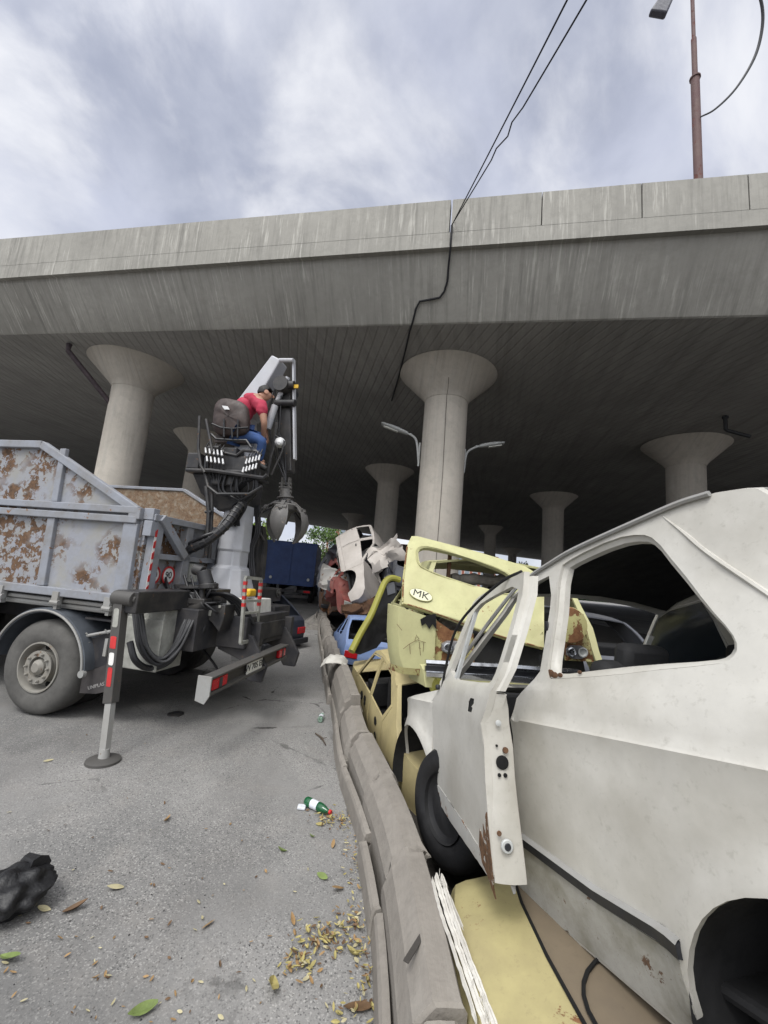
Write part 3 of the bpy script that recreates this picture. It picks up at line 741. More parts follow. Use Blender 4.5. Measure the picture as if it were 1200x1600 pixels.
# ---- crane column
CX = -1.15
m = MB()
c8 = lambda w, dpt, z, cx=CX: [V((cx+x*w, y*dpt, z)) for x, y in ((-.5, -.3), (-.3, -.5), (.3, -.5), (.5, -.3), (.5, .3), (.3, .5), (-.3, .5), (-.5, .3))]
lv = [c8(.62, .62, 1.12), c8(.60, .60, 1.28), c8(.44, .44, 1.55), c8(.42, .42, 1.62), c8(.33, .34, 1.66), c8(.33, .34, 1.84), c8(.36, .37, 1.87), c8(.34, .35, 1.93), c8(.30, .32, 2.75), c8(.30, .32, 3.35)]
m.grid([r+[r[0]] for r in lv]); n = 9; m.f += [list(range(8)), [len(m.v)-9+i for i in range(8)]]
tp(m, 'crane_column', 'crane_paint', bevel=.012, ang=25)
# ---- boom and stick
YB = -.34
b0 = T(384, 650, 1, YB); tip = T(436, 566, 1, YB); hinge = tip
m = MB(); dv = (tip-b0)
m.bar(b0, tip+dv*.02, .30, .34, up=(0, 1, 0), w2=.17, h2=.24)
m.bar(V((CX, -.05, 2.9)), b0+V((0, .05, -.05)), .26, .3, up=(0, 1, 0)); boom = tp(m, 'boom', 'crane_paint', bevel=.02, smooth=False)
m = MB(); e = tip+V((-.05, 0, -.0)); st_b = T(448, 752, 1, YB); st_t = T(451, 572, 1, YB)
m.bar(T(447, 606, 1, YB), st_b+V((0, 0, .12)), .21, .2, up=(0, 1, 0), w2=.17, h2=.15)
tp(m, 'stick', 'dark_steel', bevel=.015, smooth=False)
m = MB(); m.bar(T(459, 562, 1, YB+.1), T(461, 718, 1, YB+.1), .025, .07, up=(0, 1, 0)); m.cyl(T(437, 563, 1, YB+.17), T(458, 563, 1, YB+.17), .03, seg=10); tp(m, 'stick_side_plate', 'crane_paint')
m = MB(); hp = T(447, 608, 1, YB+.05); m.cyl(hp+V((.0, .2, .0)), hp+V((0, -.2, 0)), .11, seg=20); m.cyl(hp+V((0, .12, .0)), hp+V((-.18, .12, -.0)), .06, seg=12); h2 = T(447, 632, 1, YB+.1); m.cyl(h2+V((.14, .05, 0)), h2+V((-.16, .05, 0)), .05, seg=12); tp(m, 'boom_hinge', 'dark_steel')
m = MB(); q = T(461, 604, 1, YB+.17); m.box(q, (.10, .02, .05)); tp(m, 'yellow_label', 'yellow_paint', boom)
m = MB(); m.cyl(T(427, 640, 1, YB+.15), T(450, 590, 1, YB+.15), .035, seg=10); m.cyl(T(418, 670, 1, YB+.17), T(430, 634, 1, YB+.17), .05, seg=12); tp(m, 'boom_cylinder', 'crane_paint', boom)
# ---- grapple
gt = T(447, 752, 1, YB)
m = MB(); gz = lambda py: T(446, py, 1, YB)
m.bar(gt+V((.05, 0, .05)), gz(772)+V((.05, 0, 0)), .03, .06, up=(0, 1, 0)); m.bar(gt+V((-.05, 0, .05)), gz(772)+V((-.05, 0, 0)), .03, .06, up=(0, 1, 0))
for k in range(3): m.cyl(gz(756+k*6)+V((-.09, 0, 0)), gz(756+k*6)+V((.09, 0, 0)), .022, seg=8)
a, b = gz(765), gz(786); m.cyl(a, b, .075, .09, seg=14); m.cyl(gz(777), gz(779), .115, seg=18)
gr = tp(m, 'grapple', 'claw_steel', ang=40)
gc = gz(790); 
m = MB(); m.lathe([(.06, .04), (.17, .02), (.19, 0), (.17, -.06), (.10, -.10), (.05, -.26)], 18, Matrix.Translation(gc)); tp(m, 'rotator_head', 'claw_steel', gr, ang=40)
H = (gz(790)-gz(846)).length
for k in range(5):
    az = 2*PI*k/5+.55; er = V((math.cos(az), math.sin(az), 0)); et = V((-er.y, er.x, 0))
    prof = [(.11, .02, .07), (.22, -.03, .10), (.30, -.13, .135), (.335, -.26, .14), (.325, -.38, .11), (.285, -.48, .07), (.22, -.57, .008)]
    rows = []
    for r, z, w in prof:
        z = z*H/.56; row = []
        for j, (t_, o_) in enumerate(((-1, 0), (-.5, .035), (0, .05), (.5, .035), (1, 0), (.6, -.03), (0, -.02), (-.6, -.03))):
            row.append(gc+er*(r+o_*.55)+et*(t_*w*.80)+V((0, 0, z)))
        rows.append(row+[row[0]])
    m = MB(); m.grid(rows); m.f += [list(range(8)), [len(m.v)-9+i for i in range(8)]]
    m.bar(gc+er*.12+V((0, 0, .03)), gc+er*.30+V((0, 0, -.10)), .05, .06); m.cyl(gc+er*.26+et*.07+V((0, 0, -.06)), gc+er*.26-et*.07+V((0, 0, -.06)), .03, seg=8)
    tp(m, 'claw', 'claw_steel', gr, ang=45)
    m = MB(); m.cyl(gc+er*.08+V((0, 0, .06)), gc+er*.31+V((0, 0, -.13)), .028, seg=8); tp(m, 'claw_cylinder', 'dark_steel', gr)
# ---- operator platform
Y0 = .12
def tt(pts, y, r): return [T(*p, 1, y) for p in pts], r
m = MB()
def tb(pts, y, r=.018): m.tube([T(*p, 1, y) for p in pts], r, 7)
tb([(312, 650), (310, 700), (314, 728), (320, 738)], .45); tb([(317, 735), (330, 735), (412, 747), (418, 742)], .42, .028); tb([(320, 738), (325, 760), (340, 772), (390, 772), (410, 760)], .40, .02)
tb([(322, 655), (329, 690), (332, 706)], .45); tb([(415, 745), (428, 700), (430, 680), (444, 690), (441, 705), (424, 742)], -.1, .016); tb([(433, 660), (422, 720), (417, 745)], -.1, .02)
tb([(343, 700), (352, 708), (370, 712), (380, 704), (400, 705), (408, 712)], .35, .022); tb([(326, 700), (343, 700)], .4, .03); tb([(322, 715), (320, 740)], .4)
tb([(322, 760), (326, 800), (322, 868)], .4, .024); tb([(331, 770), (331, 800), (327, 872)], .35, .024); tb([(321, 800), (330, 800)], .4, .02)
plat = tp(m, 'operator_platform', 'dark_steel')
m = MB(); pl = T(318, 742, 1, .4); pr_ = T(417, 752, 1, -.1)
m.box((-.98, .1, 2.82), (.86, .62, .05)); m.prism([(-.60, .33, 2.80), (-1.36, .33, 2.80), (-1.30, .24, 2.40), (-.98, .22, 2.34), (-.72, .26, 2.55)], (0, -.5, 0)); m.box((-1.05, .15, 2.9), (.3, .4, .5)); m.box((-.62, .25, 2.95), (.18, .25, .22)); m.box((-1.3, .22, 2.92), (.26, .25, .24))
tp(m, 'valve_housing', 'dark_steel', plat, bevel=.02, smooth=False)
lev = [(321+i*6.2, 700+i*1.0) for i in range(5)]+[(386+i*5, 717-i*1.5) for i in range(5)]
for i, (x, y) in enumerate(lev):
    a = T(x, y, 1, .42); l_ = MB(); l_.cyl(a, a+V((0, -.05, .09)), .008, seg=6); b = T(x+(3 if i < 5 else -8), y+22, 1, .43); l_.tube([a, b, b+V((.0, -.03, -.10)), V((CX+.1, .2, 2.45))], .011, 6); lo_ = l_.build('control_lever', MATS['hose_black'], plat)
    for j in range(2):
        a = T(x+(j*2 if i < 5 else -j*5), y+j*13, 1, .43+.02*j); b = T(x+(1 if i < 5 else -2)+(j*2 if i < 5 else -j*5), y+j*13+8, 1, .45+.02*j); l_ = MB(); l_.cyl(a, b, .010, .013, seg=7); l_.build('pale_fitting', MATS['lever_white'], lo_)
m = MB(); q = T(437, 692, 1, -.1); m.lathe([(.02, -.08), (.06, -.02), (.075, .03), (.07, .04), (0, .04)], 16, Matrix.Translation(q) @ Euler((R(70), 0, R(20))).to_matrix().to_4x4()); tp(m, 'work_lamp', 'lever_white', plat)
# seat
m = MB(); sb = [T(*p, 1, .34) for p in ((331, 672), (333, 640), (340, 624), (352, 621), (383, 628), (388, 650), (386, 672), (378, 680), (345, 682))]
ctr = sum(sb, V((0, 0, 0)))/len(sb); bk = V((.02, -.10, .0)); sb2 = smooth_poly([tuple(p) for p in sb], 2)
rows = []
for k, (f, off) in enumerate(((.0, .045), (.6, .04), (.93, .02), (1.0, -.01), (1.0, -.06), (.9, -.10), (0, -.11))):
    rows.append([ctr+(V(p)-ctr)*f+V((0, off+(.012*noise.noise(V(p)*9)), 0)) for p in sb2+[sb2[0]]])
m.grid(rows); m.box(ctr+V((0, -.33, -.26)), (.46, .5, .10)); seat = tp(m, 'seat', 'seat_leather', ang=60)
m = MB(); q = [T(*p, 1, .405) for p in ((347, 634), (356, 635), (359, 640), (351, 640))]; m.prism(q, (0, .006, 0)); tp(m, 'seat_tag', 'lever_white', seat)
m = MB(); 
for pts in ([(331, 662), (345, 668), (362, 670), (388, 668)], [(362, 668), (363, 684)], [(350, 655), (350, 683)], [(372, 656), (371, 684)]): m.tube([T(*p, 1, .40) for p in pts], .012, 6)
m.tube([T(*p, 1, .38) for p in ((330, 678), (338, 686), (365, 688), (385, 688), (393, 700))], .016, 6); tp(m, 'seat_straps', 'hose_black', seat)
# ---- hoses and valves at the rear
m = MB()
def hose(pts, ys, r, n=8):
    h_ = MB(); h_.tube(catmull([T(*p, 1, y) for p, y in zip(pts, ys)], n), r, 9); return tp(h_, 'hose', 'hose_black' if r > .019 or len(pts) != 6 else 'hose_grey')
big = hose([(396, 770), (372, 795), (352, 822), (322, 846), (288, 862), (270, 872)], [.2, .3, .45, .55, .6, .6], .055)
m = MB(); P = catmull([T(*p, 1, y) for p, y in zip([(396, 770), (372, 795), (352, 822), (322, 846), (288, 862), (270, 872)], [.2, .3, .45, .55, .6, .6])], 8)
for i in range(2, len(P)-1, 2): m.cyl(P[i], P[i].lerp(P[i+1], .45), .062, seg=12)
tp(m, 'hose_rib', 'dark_steel', big)
m = MB()
for dx, dy, r in ((0, 0, .018), (5, -4, .016), (-4, 3, .018), (9, 1, .014), (2, 5, .02)):
    hose([(213+dx, 958), (222+dx, 1010+dy), (246+dx, 1033+dy), (272+dx, 1012+dy), (292+dx, 972), (303+dx, 950)], [1.3, 1.3, 1.2, 1.1, 1.0, .8], r)
hose([(203, 1003), (212, 1032), (235, 1044), (268, 1030), (290, 985)], [1.35, 1.35, 1.2, 1.1, 1.0], .03)
hose([(290, 975), (305, 996), (318, 985), (318, 960)], [.8, .85, .85, .8], .02)
for dx, dy in ((0, 0), (4, 6), (-5, 10), (8, -4)): hose([(285+dx, 855+dy), (310+dx, 842+dy), (335+dx, 832+dy), (350+dx, 812+dy), (380+dx, 780+dy)], [.6, .6, .5, .4, .2], .02)
for dx in (0, 5, 10, 15): hose([(312+dx, 930), (340+dx, 928), (362+dx, 942), (382+dx, 975)], [.7, .7, .6, .5], .018)
for dx in (0, 3, 6): hose([(398+dx, 790), (400+dx, 830), (390+dx, 860), (392+dx, 900)], [-.1, -.1, -.1, -.1], .016)
hose([(305, 1000), (335, 1038), (343, 1058), (352, 1062)], [.4, .4, .4, .3], .014)
rh = random.Random(9)
for _ in range(10):
    x = rh.uniform(335, 405); hose([(x, rh.uniform(735, 750)), (x+rh.uniform(-8, 8), 768), (375+rh.uniform(-14, 14), 790), (372+rh.uniform(-16, 12), 822)], [.38, .36, .28, .2], rh.uniform(.009, .016))
for _ in range(7):
    x = rh.uniform(255, 330); hose([(x, rh.uniform(895, 915)), (x+12, rh.uniform(925, 945)), (x+rh.uniform(20, 40), rh.uniform(940, 970)), (x+rh.uniform(30, 60), rh.uniform(905, 960))], [.8, .9, .85, .6], rh.uniform(.009, .016))
for _ in range(5):
    x = rh.uniform(428, 440); hose([(x, 600+rh.uniform(-5, 10)), (x+rh.uniform(-10, 4), 650), (x+rh.uniform(-4, 6), 700), (447, 750+rh.uniform(-5, 12))], [YB+.16]*4, .009)
m = MB(); Yv = .85
def vc(a, b, r, y=Yv): m.cyl(T(*a, 1, y), T(*b, 1, y), r, seg=14)
vc((324, 915), (318, 893), .075); vc((318, 893), (304, 889), .06); vc((326, 920), (326, 912), .10); vc((272, 944), (300, 942), .07); vc((300, 955), (322, 942), .075); vc((303, 925), (298, 965), .055); vc((288, 920), (284, 940), .03); vc((316, 918), (315, 940), .03)
m.bar(T(285, 918, 1, Yv), T(338, 918, 1, Yv), .1, .03); m.bar(T(289, 938, 1, Yv), T(325, 940, 1, Yv), .14, .06)
q = T(300, 930, 1, .7); m.box(q, (.3, .25, .22)); q = T(330, 930, 1, .55); m.box(q, (.3, .3, .16))
m.prism([T(*p, 1, .80) for p in ((320, 948), (352, 945), (350, 965), (342, 988), (330, 972), (320, 965))], (0, -.2, 0))
tp(m, 'valve_block', 'dark_steel', bevel=.008, ang=40)
m = MB(); q = T(327, 958, 1, .81); m.box(q, (.05, .01, .06)); q = T(343, 948, 1, .81); m.box(q, (.03, .01, .03)); q = T(272, 925, 1, .6); m.box(q, (.26, .2, .07)); m.cyl(T(294, 908, 1, .4), T(300, 880, 1, .4), .1, seg=16); tp(m, 'pale_fittings', 'pale_panel', bevel=.01)
# dark plate beside the column, ladder, tank
m = MB(); m.prism([T(*p, 1, -.25) for p in ((392, 820), (410, 822), (413, 850), (408, 905), (386, 905), (386, 860))], (0, -.1, 0)); m.bar(T(402, 840, 1, -.2), T(392, 960, 1, -.2), .1, .1); tp(m, 'column_guard_plate', 'dark_steel')
m = MB(); xs = -1.80
LD = [T(*p, 0, xs) for p in ((384, 902), (408, 905), (400, 998), (376, 1005))]
for a, b in ((0, 1), (1, 2), (2, 3), (3, 0)): m.bar(LD[a], LD[b], .035, .03, up=(1, 0, 0))
for k in (.36, .55): m.bar(LD[0].lerp(LD[3], k), LD[1].lerp(LD[2], k), .025, .025, up=(1, 0, 0))
lad = tp(m, 'ladder', 'pale_panel', smooth=False)
m = MB()
for e0_, e1_ in ((LD[1], LD[2]), (LD[0], LD[3])):
    for k in range(0, 8, 2): m.bar(e0_.lerp(e1_, .06+k*.055), e0_.lerp(e1_, .06+(k+1)*.055), .037, .034, up=(1, 0, 0))
tp(m, 'red_stripes', 'red_paint', lad, smooth=False)
m = MB(); q = T(390, 926, 0, -1.6); m.box(q, (.1, .16, .09)); tp(m, 'yellow_cover', 'yellow_paint', bevel=.02)
m = MB(); m.prism([T(*p, 0, -1.66) for p in ((398, 935), (424, 935), (424, 962), (398, 966))], (.1, 0, 0)); m.prism([T(*p, 0, -1.6) for p in ((366, 935), (386, 935), (384, 968), (366, 968))], (.1, 0, 0)); tp(m, 'white_cover', 'white_paint', bevel=.012)
m = MB(); m.bar(T(412, 965, 0, -1.55), T(409, 1003, 0, -1.55), .12, .08); m.bar(T(404, 1000, 0, -1.55), T(402, 1035, 0, -1.55), .05, .05); m.prism([T(*p, 0, -1.7) for p in ((378, 1010), (405, 1008), (408, 1022), (398, 1033), (380, 1035))], (.15, 0, 0)); tp(m, 'rear_bracket', 'grey_steel', bevel=.008)
# ---- bumper
xb = -2.0
BA = T(322, 1072, 0, xb); BB = T(444, 1016, 0, xb); dB = (BB-BA)
up_ = V((0, 0, 1))
m = MB(); m.prism([BA+V((.0, 0, .075)), BA+V((-.05, 0, .075)), BA+V((-.05, 0, .055)), BA+V((0, 0, .05)), BA+V((.0, 0, -.05)), BA+V((-.05, 0, -.055)), BA+V((-.05, 0, -.08)), BA+V((.06, 0, -.08)), BA+V((.06, 0, .075))], dB)
bp = tp(m, 'rear_bumper', 'leg_steel', bevel=.004, smooth=False)
m = MB(); m.prism([BA+V((-.06, .015, .085)), BA+V((.07, .015, .085)), BA+V((.07, .015, -.12)), BA+V((-.02, .015, -.14)), BA+V((-.06, .015, -.07))], (0, .015, 0)); tp(m, 'bumper_end_cap', 'grey_steel', bp)
for k0, k1, mt in ((.02, .17, 'red_lamp'), (.86, .97, 'red_lamp')):
    m = MB(); a = BA+dB*k0; b = BA+dB*k1; m.bar(a+V((-.022, 0, 0)), b+V((-.022, 0, 0)), .04, .095, up=(0, 0, 1)); tl = tp(m, 'tail_light', mt, bp, bevel=.008)
    m = MB(); c = a.lerp(b, .42); d_ = a.lerp(b, .62); m.bar(c+V((-.045, 0, 0)), d_+V((-.045, 0, 0)), .004, .085, up=(0, 0, 1)); tp(m, 'lamp_divider', 'flap', bp)
a = BA+dB*.40; b = BA+dB*.60
m = MB(); m.bar(a+V((-.03, 0, -.0)), b+V((-.03, 0, .0)), .01, .11, up=(0, 0, 1)); npl = tp(m, 'licence_plate', 'plate', bp)
yd = dB.normalized(); zd = V((0, 0, 1)); zd = (zd-yd*zd.dot(yd)).normalized(); Mx = Matrix((yd, zd, yd.cross(zd))).transposed().to_4x4(); Mx.translation = a.lerp(b, .5)+V((-.037, 0, 0))
text_mesh('VV 705 EN', .085, Mx, 'plate_lettering', MATS['ink'], bp)
# ---- cab (outside the photograph, kept simple)
m = MB(); m.prism([(4.75, 1.2, .75), (6.75, 1.2, .65), (6.8, 1.2, 1.5), (6.55, 1.2, 2.75), (4.8, 1.2, 2.8)], (0, -2.4, 0)); tp(m, 'cab', 'white_paint', bevel=.08)
m = MB(); m.prism([(5.4, 1.21, 1.7), (6.5, 1.21, 1.7), (6.35, 1.21, 2.5), (5.4, 1.21, 2.5)], (0, -.02, 0)); tp(m, 'cab_window', 'dark_hole')

# ================================================================ crane operator
plain('skin', (.40, .22, .15), .55, 0, .12); plain('shirt_red', (.36, .028, .06), .8, 0, .25, 6, bump=.15); plain('jeans', (.035, .075, .20), .85, 0, .35, 8, bump=.15); plain('hair', (.012, .010, .009), .6, 0, .3, 30); plain('shoe', (.03, .03, .03), .6)
def skin_chain(name, verts, edges, mat, parent, sub=2, root=0):
    me = bpy.data.meshes.new(name); me.from_pydata([tuple(v[0]) for v in verts], edges, [])
    o = bpy.data.objects.new(name, me); COL.objects.link(o)
    sk = o.modifiers.new('skin', 'SKIN'); sk.use_smooth_shade = True
    lay = me.skin_vertices[0].data if me.skin_vertices else me.attributes.new('x', 'FLOAT', 'POINT')
    for i, v in enumerate(verts):
        r = v[1]; lay[i].radius = r if isinstance(r, tuple) else (r, r); lay[i].use_root = (i == root)
    sb = o.modifiers.new('sub', 'SUBSURF'); sb.levels = sub; sb.render_levels = sub
    dg = bpy.context.evaluated_depsgraph_get(); dg.update(); m2 = bpy.data.meshes.new_from_object(o.evaluated_get(dg)); bpy.data.objects.remove(o)
    m2.shade_smooth(); m2.materials.clear(); m2.materials.append(mat); m2.name = name
    o = bpy.data.objects.new(name, m2); COL.objects.link(o)
    if parent: o.parent = parent
    return o
PT = lambda px, py, y: T(px, py, 1, y+.08)
pelvis = PT(374, 676, .10)
person = thing('person', 'man in red shirt and blue jeans bent forward on the crane seat', 'person', MT @ Matrix.Translation(pelvis))
def PP(px, py, y): return PT(px, py, y)-pelvis
waist = PP(373, 656, .06); belly = PP(379, 640, .0); chest = PP(391, 630, -.06); ub = PP(399, 626, -.10); neck = PP(407, 622, -.13); head = PP(416, 617, -.17); crown = PP(418, 611, -.18); chin = PP(421, 625, -.20)
sN = PP(409, 636, .08); eN = PP(413, 662, .07); wN = PP(411, 684, -.08); sF = PP(403, 627, -.30); eF = PP(414, 652, -.36); wF = PP(416, 678, -.30)
hN = PP(377, 680, .14); kN = PP(411, 688, .10); aN = PP(404, 722, .02); tN = PP(414, 727, .0)
hF = PP(378, 678, -.02); kF = PP(412, 684, -.22); aF = PP(404, 718, -.24); tF = PP(414, 723, -.26)
vs = [(V((0, 0, 0)), .115), (waist, .125), (belly, .13), (chest, .135), (ub, .10), (neck, .052), (head, .088), (crown, .075), (chin, .05),
      (sN, .062), (eN, .043), (wN, .028), (sF, .062), (eF, .043), (wF, .028),
      (hN, .085), (kN, .058), (aN, .036), (tN, .03), (hF, .085), (kF, .058), (aF, .036), (tF, .03)]
es = [(0, 1), (1, 2), (2, 3), (3, 4), (4, 5), (5, 6), (6, 7), (6, 8), (4, 9), (9, 10), (10, 11), (4, 12), (12, 13), (13, 14), (0, 15), (15, 16), (16, 17), (17, 18), (0, 19), (19, 20), (20, 21), (21, 22)]
for w, e in ((11, 10), (14, 13)):                    # palms and five fingers each
    d = (vs[w][0]-vs[e][0]).normalized(); s = d.cross(V((0, 0, 1))).normalized(); u = s.cross(d)
    pm = vs[w][0]+d*.05; vs.append((pm, (.034, .02))); ip = len(vs)-1; es.append((w, ip))
    for k, (o_, L_) in enumerate(((-.028, .065), (-.010, .078), (.010, .074), (.028, .058))):
        a = pm+d*.045+s*o_; b = a+d*L_*.5-u*.012; c = b+d*L_*.25-u*.035
        vs += [(a, .010), (b, .009), (c, .008)]; n = len(vs); es += [(ip, n-3), (n-3, n-2), (n-2, n-1)]
    a = pm+s*.04-d*.01; b = a+s*.022+d*.03-u*.015; vs += [(a, .011), (b, .009)]; n = len(vs); es += [(ip, n-2), (n-2, n-1)]
body = skin_chain('body', vs, es, MATS['skin'], person)
sh = [(PP(374, 674, .09), .150), (waist, .152), (belly, .155), (chest, .16), (ub, .12), (sN, .085), (sN.lerp(eN, .62), .068), (sF, .085), (sF.lerp(eF, .62), .068), (ub.lerp(neck, .55), .072)]
skin_chain('shirt', sh, [(0, 1), (1, 2), (2, 3), (3, 4), (4, 5), (5, 6), (4, 7), (7, 8), (4, 9)], MATS['shirt_red'], person, 3)
for ob_, am in ((bpy.data.objects['shirt'], .011), (bpy.data.objects.get('jeans'), .009)):
    if ob_:
        for v_ in ob_.data.vertices: v_.co += v_.normal*am*(noise.noise(V((v_.co.x*9, v_.co.y*9, v_.co.z*22)))+.5*noise.noise(v_.co*30))
je = [(V((0, 0, .02)), .15), (hN, .105), (kN, .075), (aN, .052), (hF, .105), (kF, .075), (aF, .052)]
skin_chain('jeans', je, [(0, 1), (1, 2), (2, 3), (0, 4), (4, 5), (5, 6)], MATS['jeans'], person)
for a, t_ in ((aN, tN), (aF, tF)): skin_chain('shoe', [(a-V((0, 0, .02)), .045), (a.lerp(t_, .6)-V((0, 0, .035)), .042), (t_+(t_-a)*.4-V((0, 0, .04)), .032)], [(0, 1), (1, 2)], MATS['shoe'], person)
fwd = (chin-head); fwd = (PP(430, 622, -.24)-head).normalized()
hup = (crown-head).normalized(); sdv = fwd.cross(hup).normalized(); hup = sdv.cross(fwd)
HM = Matrix((fwd, sdv, hup)).transposed().to_4x4(); HM.translation = head+hup*.03
m = MB(); rows = []
for i in range(9):
    th = PI*.62*i/8; rows.append([HM @ V((-.018+.108*math.sin(th)*math.cos(a)*(1 if math.cos(a) < 0 else .86), .086*math.sin(th)*math.sin(a), .108*math.cos(th) if math.cos(a) < .2 or i < 5 else .108*math.cos(PI*.62*5/8))) for a in [2*PI*k/20 for k in range(20)]])
m.grid([r+[r[0]] for r in rows]); m.warp(lambda v: v+V((1, 1, 1))*.006*noise.noise(v*60)); m.build('hair', MATS['hair'], person, merge=1e-4, solid=.008)
m = MB()
for s in (-1, 1): m.lathe([(.0, -.012), (.03, -.006), (.032, .004), (.0, .01)], 12, HM @ Matrix.Translation((-.01, .088*s, -.03)) @ Matrix.Rotation(PI/2, 4, 'X'), caps=False)
m.tube([HM @ V((.085, 0, .0)), HM @ V((.108, 0, -.03)), HM @ V((.09, 0, -.038))], [.008, .014, .008], 8)
m.build('ear_nose', MATS['skin'], body).name = 'face'
m = MB()
for s in (-1, 1): m.lathe([(0, .0), (.006, .002), (0, .004)], 10, HM @ Matrix.Translation((.088, .032*s, -.003)) @ Matrix.Rotation(PI/2, 4, 'Y'), caps=False); m.bar(HM @ V((.094, .018*s, .016)), HM @ V((.085, .042*s, .018)), .004, .003)
m.bar(HM @ V((.088, -.024, -.065)), HM @ V((.088, .024, -.065)), .005, .004); m.build('eyes_and_brows', MATS['hair'], body)
# ================================================================ cars and wrecks
rusty('car_white', (.56, .545, .50), .13, 2.6, .38, dirt=(.30, .28, .235), dirtamt=.7)
rusty('car_white_rust', (.46, .44, .40), .95, 16, .6, chip=(.06, .035, .02), chip2=(.17, .09, .045))
rusty('car_white_rough', (.46, .455, .43), .45, 5, .5, dirt=(.33, .30, .25), dirtamt=.5)
rusty('car_yellow', (.47, .46, .24), .36, 4, .5, dirt=(.33, .30, .16), dirtamt=.6)
rusty('car_yellow_rust', (.45, .42, .19), .68, 7, .6, dirt=(.25, .18, .1), dirtamt=.5)
rusty('car_cream', (.48, .405, .21), .26, 5, .5, dirt=(.28, .23, .14), dirtamt=.6)
rusty('car_tan', (.40, .35, .175), .3, 3.5, .5, dirt=(.23, .19, .11), dirtamt=.7)
rusty('tan_lid', (.20, .16, .11), .2, 3, .55, dirt=(.11, .09, .07), dirtamt=.6)
rusty('car_blue', (.20, .29, .52), .12, 3, .45, dirt=(.22, .22, .24), dirtamt=.4)
rusty('car_beige', (.50, .46, .42), .18, 3, .5, dirt=(.30, .27, .23), dirtamt=.4)
rusty('car_red', (.26, .07, .06), .35, 4, .5, dirt=(.30, .18, .15), dirtamt=.5)
rusty('car_dark', (.035, .04, .055), .08, 3, .3, dirt=(.10, .10, .10), dirtamt=.35, spec=.5)
rusty('car_grey', (.10, .105, .12), .15, 3, .4, dirt=(.16, .15, .14), dirtamt=.4)
rusty('car_brown', (.10, .06, .04), .6, 4, .6)
rusty('olive', (.30, .29, .055), .25, 4, .5, dirt=(.15, .13, .06), dirtamt=.4)
rusty('rust', (.10, .055, .032), .8, 14, .9, dirt=(.20, .13, .08), dirtamt=.5, chip=(.06, .03, .018), chip2=(.14, .075, .04))
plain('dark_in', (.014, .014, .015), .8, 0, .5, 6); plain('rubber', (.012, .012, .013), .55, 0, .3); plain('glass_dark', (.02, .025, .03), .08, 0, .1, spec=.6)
plain('chrome', (.55, .56, .58), .18, .9, .25, 12); plain('trim_black', (.02, .021, .025), .45, 0, .3); plain('cloth_grey', (.25, .23, .2), .95, 0, .4, 12, bump=.3)
rusty('lamp_cluster', (.18, .18, .19), .25, 8, .4)
HATCH = dict(top=[(1.80, .30, 1), (1.86, .52, 1), (1.82, .68, 1), (1.70, .78, 1), (.85, .90, 1), (.72, .94, 0), (.15, 1.33, 1), (-.05, 1.37, 1), (-.8, 1.36, 1), (-1.15, 1.31, 0), (-1.66, .93, 1), (-1.76, .84, 1), (-1.80, .55, 1), (-1.74, .28, 1)],
    wins=[[(.62, .92), (.18, 1.27), (-.02, 1.30), (-.06, .92)], [(-.16, .92), (-.12, 1.30), (-.72, 1.29), (-.98, 1.06), (-1.0, .94)]],
    doors=[[(.88, .36), (.84, .86), (.66, .905), (.17, 1.295), (-.06, 1.32), (-.11, .9), (-.08, .36)], [(-.10, .36), (-.13, .9), (-.08, 1.32), (-.74, 1.31), (-1.03, 1.06), (-1.03, .88), (-.86, .62), (-.80, .36)]])
SEDAN = dict(top=[(1.86, .34, 1), (1.90, .52, 1), (1.86, .74, 1), (1.78, .80, 1), (.95, .88, 1), (.85, .91, 0), (.33, 1.31, 1), (.10, 1.36, 1), (-.7, 1.34, 1), (-.92, 1.26, 0), (-1.30, .95, 1), (-1.40, .91, 1), (-1.85, .85, 1), (-1.92, .72, 1), (-1.92, .5, 1), (-1.86, .32, 1)],
    wins=[[(.78, .90), (.34, 1.26), (.0, 1.30), (-.03, .90)], [(-.11, .90), (-.09, 1.30), (-.62, 1.28), (-.92, 1.08), (-.76, .90)]],
    doors=[[(.92, .36), (.92, .84), (.80, .885), (.34, 1.285), (-.02, 1.32), (-.07, .9), (-.05, .36)], [(-.07, .36), (-.09, .9), (-.05, 1.32), (-.64, 1.30), (-.97, 1.07), (-.80, .86), (-.80, .62), (-.76, .36)]])
def Yg(x, z):
    b = lerp_table(z, [.2, .35, .62, .68, .72, .92, 1.38], [.71, .75, .775, .785, .772, .745, .57])
    t = max(0, (abs(x)-1.2)/.65); return b-.13*t*t
def arch_pts(cx, cz, r, a0, a1, n=12): return [(cx+r*math.cos(R(a0+(a1-a0)*i/n)), cz+r*math.sin(R(a0+(a1-a0)*i/n))) for i in range(n+1)]
def shrink(poly, d):
    n = len(poly); a = sum(poly[i][0]*poly[(i+1) % n][1]-poly[(i+1) % n][0]*poly[i][1] for i in range(n)); s = 1 if a > 0 else -1; out = []
    for i in range(n):
        p, q, r_ = V(poly[i-1]), V(poly[i]), V(poly[(i+1) % n]); d1 = (q-p).normalized(); d2 = (r_-q).normalized()
        n1 = V((-d1.y, d1.x))*s; n2 = V((-d2.y, d2.x))*s; b = n1+n2; b = b/max(.35, b.dot(n1)) if b.length > .1 else n1
        out.append(tuple(q+b*d))
    return out
